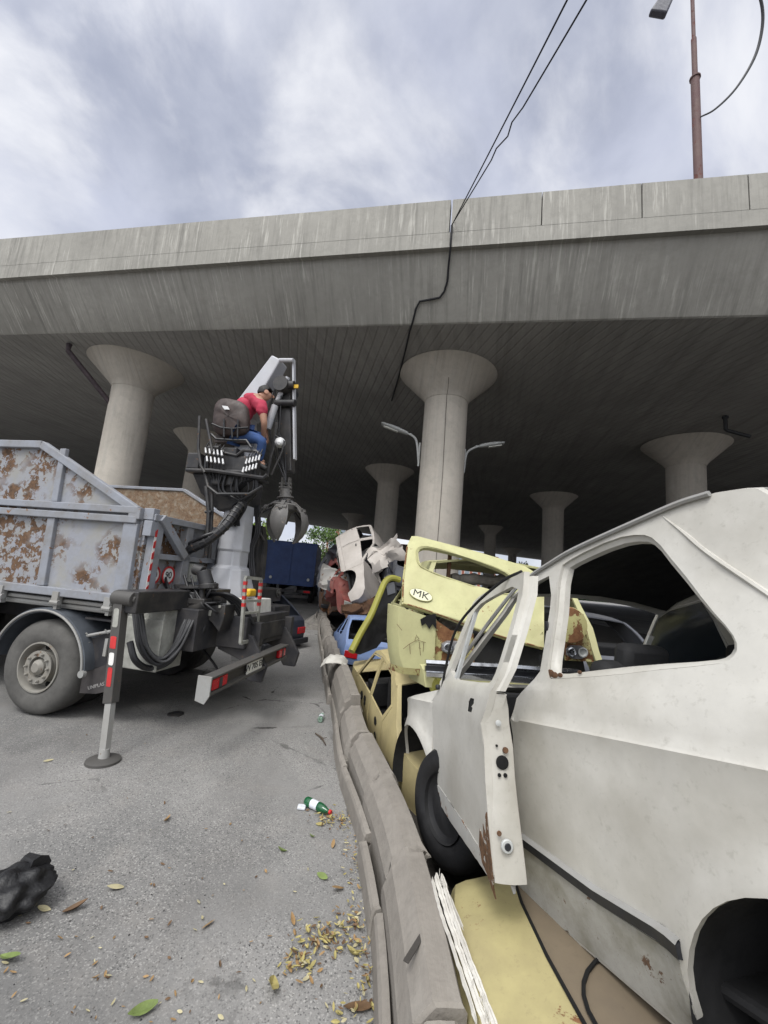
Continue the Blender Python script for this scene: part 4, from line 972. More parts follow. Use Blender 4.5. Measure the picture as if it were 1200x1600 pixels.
def car(label, M, P, mat, name='car_wreck', warp=None, zmin=None, grid=.16, parts=('lid', 'lights', 'bumper', 'handles'), door_mats=None, skip_doors=(), wheels=True, interior=True, glass=None, group='wrecked cars in the scrap pile', W=1.0, hood_mat=None, cat='car', hood_in=1, crown=None):
    root = thing(name, label, cat, M, group)
    top = P['top']; pts = dense([(x, z) for x, z, _ in top], .09, closed=False); flag = []
    for i in range(len(top)-1):
        a, b = V(top[i][:2]), V(top[i+1][:2]); flag += [(i, top[i][2])]*max(1, int(math.ceil((b-a).length/.09)))
    under = [(-1.62, .26)]+arch_pts(-1.22, .29, .345, 180, 0)+[(-.80, .22), (.8, .22)]+arch_pts(1.22, .29, .345, 180, 0)+[(1.62, .27)]
    wf = (lambda v: warp(v)) if warp else (lambda v: v)
    zz = (lambda v: V((v.x, v.y, max(v.z, zmin+.02*v.x) if zmin else v.z)))
    fin = lambda v: wf(zz(V((v.x, v.y*W, v.z))))
    fl = 'doors' if 'doors' in P else None
    doors = P['doors'] if P.get('doors') else []
    outer = pts+under
    fronts = [i for i, (k, f) in enumerate(flag)]
    lo = [k for k in range(len(top)) if top[k][2] == 0]          # first and last open segment
    hood_segs = [k for k in range(len(top)-1) if k < lo[0] and top[k][0] < 1.75 and top[k][0] > .5]
    m = MB()
    for s in (1, -1):
        m.panel(outer, [list(d) for d in doors], lambda x, z: V((x, s*Yg(x, z), z)), grid)
    F = (-1, -.93, -.6, -.2, .2, .6, .93, 1)
    def row(p):
        x, z = p; y = Yg(x, z); c = crown if crown else (.045 if z > 1.2 else .02)
        return [V((x, f*y, z+c*(1-abs(f)**(4 if crown else 2)))) for f in F]
    hd = MB()
    for i in range(len(pts)-1):
        a, b = row(pts[i]), row(pts[i+1]); k, f = flag[i]
        for j in range(7):
            if not f and 0 < j < 6: continue
            tgt = hd if (k in hood_segs and hood_in <= j < 7-hood_in) else m
            tgt.add([a[j], a[j+1], b[j+1], b[j]], [(0, 1, 2, 3)])
    m.warp(fin); hd.warp(fin)
    body = m.build('body', mat, root, ang=40, merge=1e-3, bevel=.018, solid=.016)
    if hood_segs: hd.build('hood', hood_mat or mat, root, ang=40, merge=1e-3, solid=.012)
    for s in (1, -1):
        for i, d in enumerate(doors):
            if (s, i) in skip_doors: continue
            dm = MB(); dm.panel(shrink(list(d), .007), [P['wins'][i]], lambda x, z: V((x, s*Yg(x, z), z)), grid); dm.warp(fin)
            do = dm.build('door', (door_mats or {}).get((s, i), mat), root, ang=40, solid=.02)
            if 'handles' in parts:
                xx = min(p[0] for p in d if p[1] < .95 and p[1] > .5)+.12; h = MB(); h.bar(V((xx, s*(Yg(xx, .8)+.006), .80)), V((xx+.11, s*(Yg(xx, .8)+.006), .80)), .02, .03); h.warp(fin); h.build('handle', MATS['trim_black'], do)
        if glass:
            for wi in P['wins']:
                g = MB(); g.panel(wi, [], lambda x, z: V((x, s*(Yg(x, z)-.015), z)), grid); g.warp(fin); g.build('window', MATS['glass_dark'], root)
    if interior:
        q = MB(); q.box((-.1, 0, .36), (3.2, 1.30, .05)); q.box((.55, 0, .72), (.25, 1.25, .3)); q.box((1.2, 0, .5), (.9, .9, .3)); q.box((-1.35, 0, .6), (.5, 1.2, .4))
        for y in (.34, -.34):
            q.box((.05, y, .50), (.5, .46, .16)); q.box((-.28, y, .82), (.14, .46, .6), Euler((0, R(-12), 0)).to_matrix()); q.box((-.36, y, 1.17), (.08, .24, .14))
        q.box((-.85, 0, .5), (.5, 1.2, .16)); q.box((-1.1, 0, .78), (.14, 1.2, .45), Euler((0, R(-14), 0)).to_matrix())
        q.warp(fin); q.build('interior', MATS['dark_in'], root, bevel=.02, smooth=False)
    xr = top[-2][0]; xf = top[1][0]
    if 'lights' in parts:
        for s in (1, -1):
            for x, z, mt in ((xr-.006, .64, 'red_lamp'), (xf+.004, .60, 'lens')):
                q = MB(); q.box((x, s*.52*(1 if x > 0 else 1.02), z), (.03, .26, .14)); q.warp(fin); q.build('tail_light' if x < 0 else 'headlight', MATS[mt], root, bevel=.01)
    if 'bumper' in parts:
        for x in (xr-.05, xf+.05):
            q = MB(); q.box((x, 0, .42), (.08, 1.46, .12)); q.warp(fin); q.build('bumper', MATS['trim_black'], root, bevel=.02)
    if wheels:
        for x in (1.22, -1.22):
            for s in (1, -1):
                Mw = Matrix.Translation((x, s*.76, .29)) @ Matrix.Rotation(-PI/2*s, 4, 'X')
                q = MB(); q.lathe([(.17, -.01), (.23, .0), (.275, -.02), (.285, -.06), (.285, -.13), (.26, -.16), (.17, -.15)], 28, Mw, caps=False); q.warp(wf); w = q.build('wheel', MATS['tyre'], root)
                q = MB(); q.lathe([(.175, -.01), (.16, -.05), (.09, -.03), (.05, .0), (0, .0)], 24, Mw, caps=False); q.warp(wf); q.build('rim', MATS['rim_grey'], w)
    return root
def crush(amp=.05, f=1.6, seed=0, sag=0, flat=None):
    def fn(v):
        n = noise.noise_vector(v*f+V((seed*7.1, seed*3.3, 0)))*amp+noise.noise_vector(v*f*3.1+V((seed, 0, 5)))*amp*.35
        w = V((v.x, v.y, v.z))
        if sag: w.z -= sag*math.exp(-((v.x+.2)/.7)**2)*max(0, (v.z-.7)/.7)
        if flat and v.z > flat[0]: w.z = flat[0]+(v.z-flat[0])*flat[1]
        return w+n
    return fn
def shorten(fn):
    return lambda v: fn(V((-.62+(v.x+.62)*.10 if v.x < -.62 else v.x, v.y, v.z)))
# ---- dark hatchback standing without wheels by the truck's tail
car('dark navy hatchback without wheels squatting on the road behind the crane truck', pose((-3.45, 9.75, -.26), 155), HATCH, MATS['car_dark'], name='parked_car', zmin=.28, wheels=False, glass=True, group=None, warp=crush(.015, 1.5, 4))
# ---- pale yellow sedan by the barrier
SD = pose((.732, 5.015, -.315), 101.76, -2.76, -5.43, .9)
sed = car('pale cream yellow sedan sunk beside the barrier with empty side windows and rust holes', SD, SEDAN, MATS['car_cream'], zmin=.40, wheels=False, warp=crush(.018, 1.5, 1), grid=.1, parts=('bumper',))
m = MB()
for cx, cz, r in ((.42, .74, .05), (.22, .76, .04), (.18, .72, .025), (-.55, .78, .04), (1.0, .7, .03), (-.62, .67, .03)):
    pl_ = [(cx+r*(1+.5*noise.noise(V((a*3, cx*9, 0))))*math.cos(a)*1.5, cz+r*(1+.5*noise.noise(V((a*2, cx*5, 3))))*math.sin(a)) for a in [2*PI*k/14 for k in range(14)]]
    m.panel(pl_, [], lambda x, z: crush(.018, 1.5, 1)(V((x, Yg(x, z)+.006, z))), 0, V((0, -.004, 0)))
m.build('rust_hole', MATS['dark_hole'], sed)
# ---- tan car below the white wreck
tanc = car('tan yellow car with brown trunk lid lying under the white wreck', pose((1.23, .44, -.62), 93, 1, -1, 1.0), dict(top=[(1.80, .3, 1), (1.86, .60, 1), (1.83, .90, 1), (1.74, .985, 1), (.95, 1.02, 1), (.80, 1.03, 0), (.55, 1.2, 1), (.1, 1.24, 1), (-.7, 1.22, 1), (-.92, 1.2, 0), (-1.30, .95, 1), (-1.85, .85, 1), (-1.92, .5, 1), (-1.86, .32, 1)], wins=[], doors=[]), MATS['car_tan'], hood_mat=MATS['tan_lid'], hood_in=2, wheels=False, interior=False, grid=.12, parts=(), crown=.075, warp=crush(.02, 1.4, 9))
m = MB(); wt_ = crush(.02, 1.4, 9)
m.tube([wt_(V((x, .6*Yg(x, z), z+.075*(1-.6**4)+.002))) for x, z in ((1.74, .985), (1.5, .996), (1.25, 1.007), (.95, 1.02))], .007, 6); m.build('lid_seam', MATS['dark_hole'], tanc)
m = MB(); m.tube([wt_(V((1.02+.24*math.cos(a), .10+.30*math.sin(a), 1.017+.076-.03*(1.02+.24*math.cos(a)-.95)))) for a in [2*PI*k/30 for k in range(31)]], .007, 5); m.build('lid_ring_seam', MATS['dark_hole'], tanc)
# ---- light blue wreck
car('light blue hatchback wreck sunk beside the barrier bend', pose((-.172, 9.629, -.495), 98.26, 4.05, 3.91, .9), HATCH, MATS['car_blue'], zmin=.48, wheels=False, warp=crush(.02, 1.6, 2), parts=('lights',), glass=None)
# ---- beige wreck tipped on its nose
car('beige car tipped nose down on its side above the red wreck', pose((-1.022, 11.455, 1.789), 291, 44.57, -49.28, .9), HATCH, MATS['car_beige'], wheels=False, warp=shorten(crush(.05, 1.6, 3)), parts=('handles',))
car('crushed red car jammed beneath the tipped beige car', pose((-.80, 12.6, .72), 285, 12, -8, .95), HATCH, MATS['car_red'], warp=crush(.16, 1.5, 5, .35), wheels=False)
car('crumpled white car shell lying on top of the scrap pile', pose((-.55, 13.2, 1.62), 278, -3, 5, .95), HATCH, MATS['car_white_rough'], warp=crush(.09, 1.7, 6, .1), wheels=False, parts=('bumper',))
k = 0
for (x, y, z, yaw, pit, rol, mt, lab) in ((-1.3, 15.6, .15, 97, 0, 0, 'car_brown', 'rusty brown crushed car at the foot of the pile behind the red one'), (-1.15, 15.9, 1.15, 280, 6, 10, 'car_dark', 'black crushed car stacked on the rusty brown one'),
        (-1.9, 19.6, .1, 100, 0, 0, 'car_grey', 'grey crushed car far along the pile on the ground'), (-1.6, 19.8, 1.1, 275, -4, -8, 'car_white_rough', 'dirty white crushed car stacked on the far grey one'),
        (-1.25, 14.0, .85, 282, 8, -6, 'car_grey', 'grey crushed car wedged beside the red wreck at the pile edge'), (-.8, 16.4, 2.0, 277, -6, 8, 'car_brown', 'rusty brown crushed shell on top of the black crushed car'), (-1.3, 22.5, .1, 100, 0, 0, 'car_dark', 'black crushed car at the far end of the pile'), (.75, 12.2, .9, 96, 5, 8, 'car_grey', 'grey crushed car wedged between the tipped beige car and the pillar'), (1.15, 8.9, .05, 97, 0, 0, 'car_brown', 'rusty brown car hidden behind the yellow hatchback'), (1.9, 14.5, .1, 95, 0, 0, 'car_brown', 'brown wreck in the shade behind the pale pillar'), (2.6, 6.6, .1, 96, 0, 0, 'car_grey', 'dark grey car standing beyond the white wreck'), (2.55, 2.3, .12, 94, 0, 0, 'car_dark', 'dark blue grey car standing hidden behind the white wreck'), (4.9, 5.2, .05, 100, 0, 0, 'car_grey', 'grey car shell in the shade at the right of the pile')):
    k += 1; car(lab, pose((x, y, z), yaw, pit, rol, .97), HATCH, MATS[mt], warp=crush(.11 if y > 8 else .03, 1.5, 10+k, .2 if y > 8 else 0), wheels=False, parts=('bumper',))

# ================================================================ yellow hatchback with the oval sticker
YD = 3.15
YM = pose((1.02, YD+1.75, .50), 91.5, 0, -2, 1.0)
ytop = [(1.80, .30, 1), (1.86, .52, 1), (1.82, .68, 1), (1.70, .78, 1), (.85, .90, 1), (.72, .94, 0), (.15, 1.33, 1), (-.05, 1.39, 1), (-.8, 1.40, 1), (-1.30, 1.36, 0), (-1.70, .62, 1), (-1.78, .58, 1), (-1.80, .45, 1), (-1.74, .26, 1)]
yh = car('pale yellow hatchback wreck with an oval sticker on its twisted tailgate', YM, dict(top=ytop, wins=HATCH['wins'], doors=HATCH['doors']), MATS['car_yellow'], warp=crush(.03, 1.5, 21), zmin=.50, wheels=False, grid=.09, parts=('handles',))
IY = YM.inverted()
def Yp(px, py, d): return IY @ at_y(px, py, d)
# rounded left rear corner
m = MB(); rows = []
cz = [(604, 946), (604, 985), (606, 1015), (611, 1042)]
for (xl, yl), (xm, ym), (xr_, yr) in (((606, 943), (622, 948), (682, 968)), ((604, 985), (622, 992), (680, 1000)), ((606, 1015), (624, 1024), (679, 1026)), ((610, 1036), (630, 1043), (679, 1047))):
    rows.append([Yp(xl, yl, YD+.35), Yp(xl+1, yl+1, YD+.14), Yp((xl+xm)/2, (yl+ym)/2, YD+.04), Yp(xm, ym, YD), Yp((xm+xr_)/2, (ym+yr)/2, YD-.02), Yp(xr_, yr, YD-.015)])
m.grid(rows); m.build('rear_quarter', MATS['car_yellow'], yh, solid=.02)
m = MB(); m.grid([[p.copy() for p in rows[-1]], [p+V((0, 0, -.05))+V((.02, 0, 0)) for p in rows[-1]], [p+V((.12, 0, -.06)) for p in rows[-1]]]); m.build('rusty_lower_edge', MATS['car_yellow_rust'], yh, solid=.01)
m = MB(); m.panel([(680, 968), (705, 985), (740, 990), (742, 1050), (679, 1050)], [], lambda x, y: Yp(x, y, YD+.02+.006*noise.noise(V((x*.1, y*.1, 0)))), 10, V((.02, 0, 0))); m.build('tail_panel', MATS['car_yellow_rust'], yh)
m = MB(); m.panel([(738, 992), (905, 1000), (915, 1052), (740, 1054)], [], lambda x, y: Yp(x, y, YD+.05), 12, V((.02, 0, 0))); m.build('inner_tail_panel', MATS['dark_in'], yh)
m = MB(); m.panel([(657, 968), (667, 962), (681, 959), (682, 984), (676, 975), (671, 983), (665, 974), (659, 978)], [], lambda x, y: Yp(x, y, YD-.035), 6, V((.01, 0, 0))); m.build('torn_hole', MATS['dark_hole'], yh)
m = MB(); m.panel([(884, 952), (912, 960), (928, 1034), (884, 1032)], [], lambda x, y: Yp(x, y, YD+.0+.03*noise.noise(V((x*.06, y*.06, 0)))), 8, V((.02, 0, 0))); m.build('rear_quarter', MATS['car_yellow_rust'], yh)
for c in ((709, 1012), (902, 1019)):
    w = 18 if c[0] < 800 else 15
    m = MB(); m.panel(smooth_poly([(c[0]-w, c[1]-10), (c[0]+w, c[1]-9), (c[0]+w, c[1]+11), (c[0]-w, c[1]+10)], 1), [], lambda x, y: Yp(x, y, YD-.03), 6, V((.05, 0, 0))); tl = m.build('tail_light', MATS['lamp_cluster'], yh, bevel=.004)
    for dx in (-9, 8):
        p = Yp(c[0]+dx, c[1], YD-.035); m = MB(); m.lathe([(.032, 0), (.036, .012), (.028, .014), (.02, .002), (0, .0)], 18, Matrix.Translation(p) @ Matrix.Rotation(-PI/2, 4, 'Y'), caps=False); m.build('lamp_socket', MATS['chrome'] if dx < 0 else MATS['lamp_grey'], tl)
# tailgate hanging askew
g0 = at_y(628, 945, YD+.0); up_ = (at_y(640, 838, YD+.42)-g0).normalized(); rt = (at_y(745, 984, YD-.02)-g0).normalized(); nn = rt.cross(up_).normalized()
if nn.y > 0: nn = -nn
def Gp(px, py, off=0): return IY @ (on_plane(px, py, g0, nn)+nn*off)
gout = [(628, 943), (630, 900), (637, 850), (643, 838), (652, 838), (740, 862), (820, 885), (838, 897), (850, 920), (850, 1012), (800, 1000), (745, 983), (690, 962)]
gwin = smooth_poly([(653, 853), (700, 863), (780, 890), (802, 905), (806, 930), (765, 924), (700, 904), (665, 890), (654, 880)], 2)
m = MB(); m.panel(gout, [gwin], lambda x, y: Gp(x, y, .012*math.sin((x-628)/220*PI)+.012*noise.noise(V((x*.035, y*.05, 2)))+.006*noise.noise(V((x*.12, y*.12, 7)))), 9, IY.to_3x3() @ (-nn*.035)); tg = m.build('tailgate', MATS['car_yellow'], yh, bevel=.006)
gwo = [tuple(V(gwin[i]).lerp(V((730, 888)), -.05)) for i in range(len(gwin))]
m = MB(); m.grid([[Gp(x, y, .016) for x, y in gwo+[gwo[0]]], [Gp(x, y, .004) for x, y in gwin+[gwin[0]]]]); m.build('window_flange', MATS['car_yellow'], tg, solid=.006)
for pts_ in ([(630, 1014), (640, 1006), (652, 1000), (665, 1004)], [(648, 1001), (651, 992), (655, 999)], [(640, 1006), (641, 1022)], [(655, 1003), (657, 1024)], [(662, 1003), (661, 1018)], [(620, 975), (628, 985)]):
    m = MB(); m.tube([Yp(x, y, YD-.026) for x, y in pts_], .0016, 5); m.build('rust_streak', MATS['rust'], yh)
for pts_ in ([(630, 943), (655, 950), (690, 962), (745, 983), (800, 1000), (846, 1012)], [(629, 940), (630, 905), (636, 855)]):
    m = MB(); m.tube([Gp(x, y, .004) for x, y in pts_], .006, 6); m.build('rusty_edge', MATS['car_yellow_rust'], tg)
c = Gp(657, 931, .016); ax = IY.to_3x3() @ rt; ay = IY.to_3x3() @ up_; ay = (ay-ax*ay.dot(ax)).normalized(); an = ax.cross(ay)
SM = Matrix((ax, ay, an)).transposed().to_4x4(); SM.translation = c
a_, b_ = .092, .052
plain('sticker_white', (.60, .59, .42), .5, 0, .12); plain('sticker_ring', (.30, .29, .12), .6)
m = MB(); m.panel([(a_*math.cos(2*PI*k/36), b_*math.sin(2*PI*k/36)) for k in range(36)], [], lambda x, y: SM @ V((x, y, 0)), 0, an*-.003); st = m.build('oval_sticker', MATS['sticker_white'], tg)
m = MB(); m.panel([(a_*math.cos(2*PI*k/36), b_*math.sin(2*PI*k/36)) for k in range(36)], [[(a_*.95*math.cos(2*PI*k/36), b_*.92*math.sin(2*PI*k/36)) for k in range(36)]], lambda x, y: SM @ V((x, y, .001)), 0, an*-.003); m.build('sticker_ring', MATS['sticker_ring'], tg)
text_mesh('MK', .085, SM @ Matrix.Translation((0, 0, .001)) @ Matrix.Scale(1.05, 4, V((1, 0, 0))), 'sticker_letters', MATS['ink'], tg, .0015)
# rolled fabric and pillar inside the window
m = MB(); P_ = [at_y(x, y, YD+.65) for x, y in ((705, 905), (740, 905), (775, 908), (800, 898))]
m.tube([IY @ p for p in catmull(P_, 5)], [.05+.02*noise.noise(V((i*.7, 0, 0))) for i in range(len(catmull(P_, 5)))], 10); m.build('rolled_cloth', MATS['cloth_grey'], yh)
m = MB(); m.bar(Yp(703, 866, YD+.5), Yp(700, 905, YD+.55), .03, .03); m.build('inner_post', MATS['rust'], yh)
m = MB(); m.panel([(655, 985), (720, 990), (745, 985), (720, 975), (690, 966)], [], lambda x, y: Yp(x, y, YD+.2+.05*noise.noise(V((x*.08, y*.1, 2)))), 8, V((.02, 0, 0))); m.build('torn_cloth', MATS['cloth_grey'], yh)
# chrome bumper
m = MB()
for (z0, z1, dd) in ((1032, 1040, .0), (1040, 1048, .035), (1048, 1058, .0)): pass
def bump_row(y0, off): return [Yp(663+0*y0, y0+0, YD+.03), Yp(666, y0, YD-.17+off), Yp(700, y0+2, YD-.21+off), Yp(790, y0+7, YD-.22+off), Yp(872, y0+13, YD-.21+off), Yp(905, y0+16, YD-.12+off)]
m.grid([bump_row(1030, .02), bump_row(1031, -.01), bump_row(1036, -.015), bump_row(1039, .03), bump_row(1049, .03), bump_row(1051, -.015), bump_row(1057, -.01), bump_row(1059, .02)])
bmp = m.build('bumper', MATS['chrome'], yh, solid=.004, ang=50)
m = MB(); m.grid([bump_row(1040, .024), bump_row(1048, .024)]); m.build('bumper_inlay', MATS['trim_black'], bmp, solid=-.004)
m = MB(); m.tube([Yp(687, 1060, YD-.1), Yp(677, 1078, YD-.05)], .03, 10); m.build('bumper_strut', MATS['olive'], yh)
m = MB(); m.lathe([(.02, .0), (.11, .02), (.13, .06), (.12, .09), (0, .1)], 20, Matrix.Translation(Yp(883, 975, YD-.02)) @ Matrix.Rotation(-PI/2, 4, 'Y'), caps=False); m.build('fuel_flap', MATS['car_yellow_rust'], yh)

# olive tailgate leaning on the pile
OD = 6.3
ol = [(549, 1018), (556, 1000), (575, 968), (592, 930), (600, 908), (608, 902), (618, 904), (622, 925), (612, 948), (612, 985), (590, 1012), (565, 1022)]
o0 = at_y(575, 968, OD)
lt = thing('loose_tailgate', 'olive green framed tailgate with black inside leaning between blue and yellow wrecks', 'car part', Matrix.Translation(o0))
on_ = (V((.55, -.75, .35))).normalized()
def Op(px, py, off=0): return on_plane(px, py, o0, on_)+on_*off-o0
m = MB(); m.tube(catmull([Op(*p) for p in ((549, 1018), (562, 992), (580, 960), (594, 926), (602, 909), (612, 903), (624, 906))], 6), .05, 9); m.build('frame', MATS['olive'], lt)
m = MB(); m.panel(ol, [], lambda x, y: Op(x, y, -.02+.05*noise.noise(V((x*.05, y*.05, 0)))), 8, on_*-.03); m.build('inner_panel', MATS['rubber'], lt)
m = MB(); m.panel([(603, 912), (616, 909), (618, 926), (606, 930)], [], lambda x, y: Op(x, y, .0), 0, on_*-.01); m.build('pane', MATS['car_grey'], lt)

# loose crumpled sheet metal on the pile
for i, (px, py, D_, w_, h_, mt, lb) in enumerate(((524, 905, 12.3, .9, .7, 'car_white_rough', 'crumpled white sheet panel hanging at the left face of the pile'), (516, 945, 13.2, .9, .6, 'car_brown', 'rusty crumpled sheet low on the left edge of the pile'), (536, 872, 13.0, 1.1, .6, 'car_grey', 'grey bent bonnet on top left of the pile'), (607, 866, 9.6, .9, .5, 'car_beige', 'beige bent sheet behind the yellow tailgate corner'),
        (604, 905, 9.2, .7, .7, 'car_dark', 'black bent panel wedged right of the tipped beige car'), (534, 935, 11.4, .8, .55, 'car_red', 'crumpled red wing hanging over the light blue wreck'), (508, 925, 17.5, 1.1, .9, 'car_grey', 'grey crumpled panel at the far left of the pile'), (560, 955, 9.9, .9, .35, 'rust', 'rusty flattened bumper lying on the light blue roof'))):
    c_ = at_y(px, py, D_); m = MB(); rows = []; e_ = Euler((R(70)+.5*math.sin(i*2.3), .5*math.sin(i*1.7), i*1.9)).to_matrix()
    for a in range(13):
        row = []
        for b in range(10):
            u, v = a/12-.5, b/9-.5; q = V((u*w_, v*h_, 0)); n_ = noise.noise_vector(V((u*2.6+i*3, v*2.6, i)))*.16+noise.noise_vector(V((u*7, v*7, i)))*.05
            q += n_+V((0, 0, .25*abs(u+.15*math.sin(i)))); row.append(e_ @ q)
        rows.append(row)
    m.grid(rows); o = m.build('bent_panel', MATS[mt], None, solid=.004, ang=25); o.location = c_; tag(o, lb, 'sheet metal', 'crumpled sheets in the scrap pile')
# ================================================================ white hatchback wreck in the foreground
WM = pose((1.477, 2.099, .247), 108, 12, 2)
rusty('sill_dirty', (.38, .37, .335), .40, 11, .65, dirt=(.19, .18, .14), dirtamt=.9, chip=(.06, .04, .028), chip2=(.15, .09, .055))
white = thing('car_wreck', 'big dirty white hatchback wreck with its driver door hanging open in the foreground', 'car', WM, 'wrecked cars in the scrap pile')
IW = WM.inverted()
YZ = ([.05, .12, .3, .62, .80, .845, .856, .985, 1.0, 1.4, 1.7], [.66, .71, .755, .782, .784, .796, .786, .762, .742, .600, .545])
def Yw(x, z):
    y = lerp_table(z, *YZ)
    if x > 1.15: y -= .20*((x-1.15)/.6)**2
    if x < -1.25: y -= .05*((x+1.25)/.4)**2
    for cx, cz, r in ((-1.05, .2, .385), (1.27, .30, .37)):
        d = math.hypot(x-cx, z-cz)-r
        if -.02 < d < .085 and z > cz-.02: y += .024*min(1, max(0, 1-(d-.02)/.065))
    return y+.004*noise.noise(V((x*1.7, z*1.7, 0)))+.001*noise.noise(V((x*6, z*6, 4)))
def curve(fn, a, b, n): return [fn(a+(b-a)*i/n) for i in range(n+1)]
wtop = [(1.70, .32, 1), (1.75, .50, 1), (1.72, .68, 1), (1.62, .80, 1), (1.25, .865, 1), (.86, .925, 1), (.78, .955, 0), (.27, 1.47, 1), (.10, 1.555, 1), (-.056, 1.596, 1), (-.235, 1.636, 1), (-.60, 1.673, 1), (-.774, 1.686, 1), (-.904, 1.680, 1), (-.985, 1.662, 1), (-1.03, 1.645, 0), (-1.52, 1.02, 1), (-1.58, .96, 1), (-1.62, .6, 1), (-1.56, .25, 1)]
wpts = dense([(x, z) for x, z, _ in wtop], .06, closed=False); wflag = []
for i in range(len(wtop)-1): wflag += [wtop[i][2]]*max(1, int(math.ceil((V(wtop[i+1][:2])-V(wtop[i][:2])).length/.06)))
wunder = [(-1.45, .2)]+arch_pts(-1.05, .2, .385, 180, 0, 22)+[(-.60, .105), (-.2, .125), (.3, .14), (.86, .17)]+arch_pts(1.27, .30, .37, 200, -10, 22)+[(1.66, .24)]
wdoor = [(.06, .345), (.5, .345), (.88, .36), (.93, .6), (.86, .925), (.80, .955), (.55, 1.22), (.31, 1.44), (.18, 1.50), (-.045, 1.535), (-.07, 1.43), (-.098, 1.06), (-.04, .99), (.02, .935), (.045, .84), (.052, .64), (.075, .44)]
wwin = [(-.131, 1.552), (-.231, 1.581), (-.461, 1.609), (-.589, 1.592), (-.647, 1.554), (-.722, 1.431), (-.837, 1.273), (-.905, 1.195), (-.925, 1.150), (-.905, 1.115), (-.858, 1.103), (-.613, 1.086), (-.327, 1.057), (-.19, 1.043), (-.165, 1.055), (-.15, 1.25)]
wwin = smooth_poly(wwin, 1)
wout = [tuple(V(p)+(V(p)-V((-.45, 1.3))).normalized()*.022) for p in wwin]
def wpanel(m, s, outer, holes, grid=.06, off=0, thick=None):
    # extra rows along the crease, as extra grid points
    v = lambda x, z: V((x, s*(Yw(x, z)+off), z))
    global tri2d
    base = tri2d
    def tri_extra(o, h, g):
        vs = []; es = []
        for loop in [o]+h:
            b = len(vs); vs += [V(p) for p in loop]; n = len(loop); es += [(b+i, b+(i+1) % n) for i in range(n)]
        ex = []
        x = -1.62
        while x < 1.75:
            ex += [(x, .80), (x, .845), (x, .856), (x, .90)]; x += .055
        for cx, cz, r in ((-1.05, .2, .385), (1.27, .30, .37)):
            for rr in (r+.02, r+.055, r+.09): ex += arch_pts(cx, cz, rr, 185, -5, 26)
        xs = [p[0] for p in o]; ys = [p[1] for p in o]; x = min(xs)+g/2
        def near_arch(p): return any(r-.01 < math.hypot(p[0]-cx, p[1]-cz) < r+.11 for cx, cz, r in ((-1.05, .2, .385), (1.27, .30, .37)))
        while x < max(xs):
            y = min(ys)+g/2
            while y < max(ys):
                if not (.77 < y < .925) and not near_arch((x, y)): ex.append((x, y))
                y += g
            x += g
        for q in h:
            cq = sum((V(p) for p in q), V((0, 0)))/len(q)
            for off_ in (.02, .045, .08):
                ex += [tuple(V(p)+(V(p)-cq).normalized()*off_) for p in q]
        vs += [V(p) for p in ex if pip(p, o) and not any(pip(p, q) for q in h)]
        v2, e2, f2, *_ = delaunay_2d_cdt(vs, es, [], 0, 1e-5); fs = []
        for f in f2:
            c = sum((v2[i] for i in f), V((0, 0)))/len(f)
            if pip(c, o) and not any(pip(c, q) for q in h): fs.append(list(f))
        return [tuple(q) for q in v2], fs
    tri2d = tri_extra
    m.panel(outer, holes, v, grid, thick)
    tri2d = base
m = MB()
wouter = wpts+wunder
for s in (1, -1): wpanel(m, s, wouter, [dense(wdoor, .07), wout])
F = (-1, -.94, -.8, -.5, -.17, .17, .5, .8, .94, 1)
def wrow(p):
    x, z = p; y = Yw(x, z); c = .055 if z > 1.4 else .03
    return [V((x, f*y, z+c*(1-abs(f)**3))) for f in F]
hd = MB()
for i in range(len(wpts)-1):
    a, b = wrow(wpts[i]), wrow(wpts[i+1])
    for j in range(9):
        if not wflag[i] and 0 < j < 8: continue
        (hd if (wpts[i][0] > .9 and wpts[i][1] > .75 and 0 < j < 8) else m).add([a[j], a[j+1], b[j+1], b[j]], [(0, 1, 2, 3)])
wb = m.build('body', MATS['car_white'], white, ang=37, merge=1e-3, bevel=.02, solid=.022, seg=3)
hd.build('hood', MATS['car_white'], white, solid=.012)
# recessed window flange
for s in (1, -1):
    m = MB(); cen = V((-.47, 1.3)); r2 = [tuple(V(p)-(V(p)-cen).normalized()*.006) for p in wwin]
    m.grid([[V((x, s*(Yw(x, z)-.018), z)) for x, z in wout+[wout[0]]], [V((x, s*(Yw(x, z)-.030), z)) for x, z in wwin+[wwin[0]]], [V((x, s*(Yw(x, z)-.055), z)) for x, z in r2+[r2[0]]]])
    m.build('window_flange', MATS['car_white'], white, solid=.004, ang=60)
# inner sill dirt, rust spots on the flange corner
for (x, z, r) in ((-.155, 1.052, .018), (-.185, 1.046, .014), (-.22, 1.047, .01), (-.33, 1.061, .008), (-.13, 1.09, .008)):
    p = V((x, Yw(x, z)-.012, z)); m = MB(); m.lathe([(r, 0), (r*.7, .004), (0, .005)], 9, Matrix.Translation(p) @ Matrix.Rotation(-PI/2, 4, 'X') @ Matrix.Scale(1.6, 4, V((1, 0, 0))), caps=False); m.build('rust_spot', MATS['rust'], white)
m = MB(); m.panel(wwin, [], lambda x, z: V((x, -(Yw(x, z)-.03), z)), .1, V((0, .004, 0))); m.build('far_window', MATS['glass_dark'], white)  # opaque dark pane added to keep the view through the car dark
m = MB(); m.panel(dense(shrink(wdoor, .008), .07), [], lambda x, z: V((x, -(Yw(x, z)-.004), z)), .1, V((0, .02, 0))); fd = m.build('door', MATS['car_white'], white)
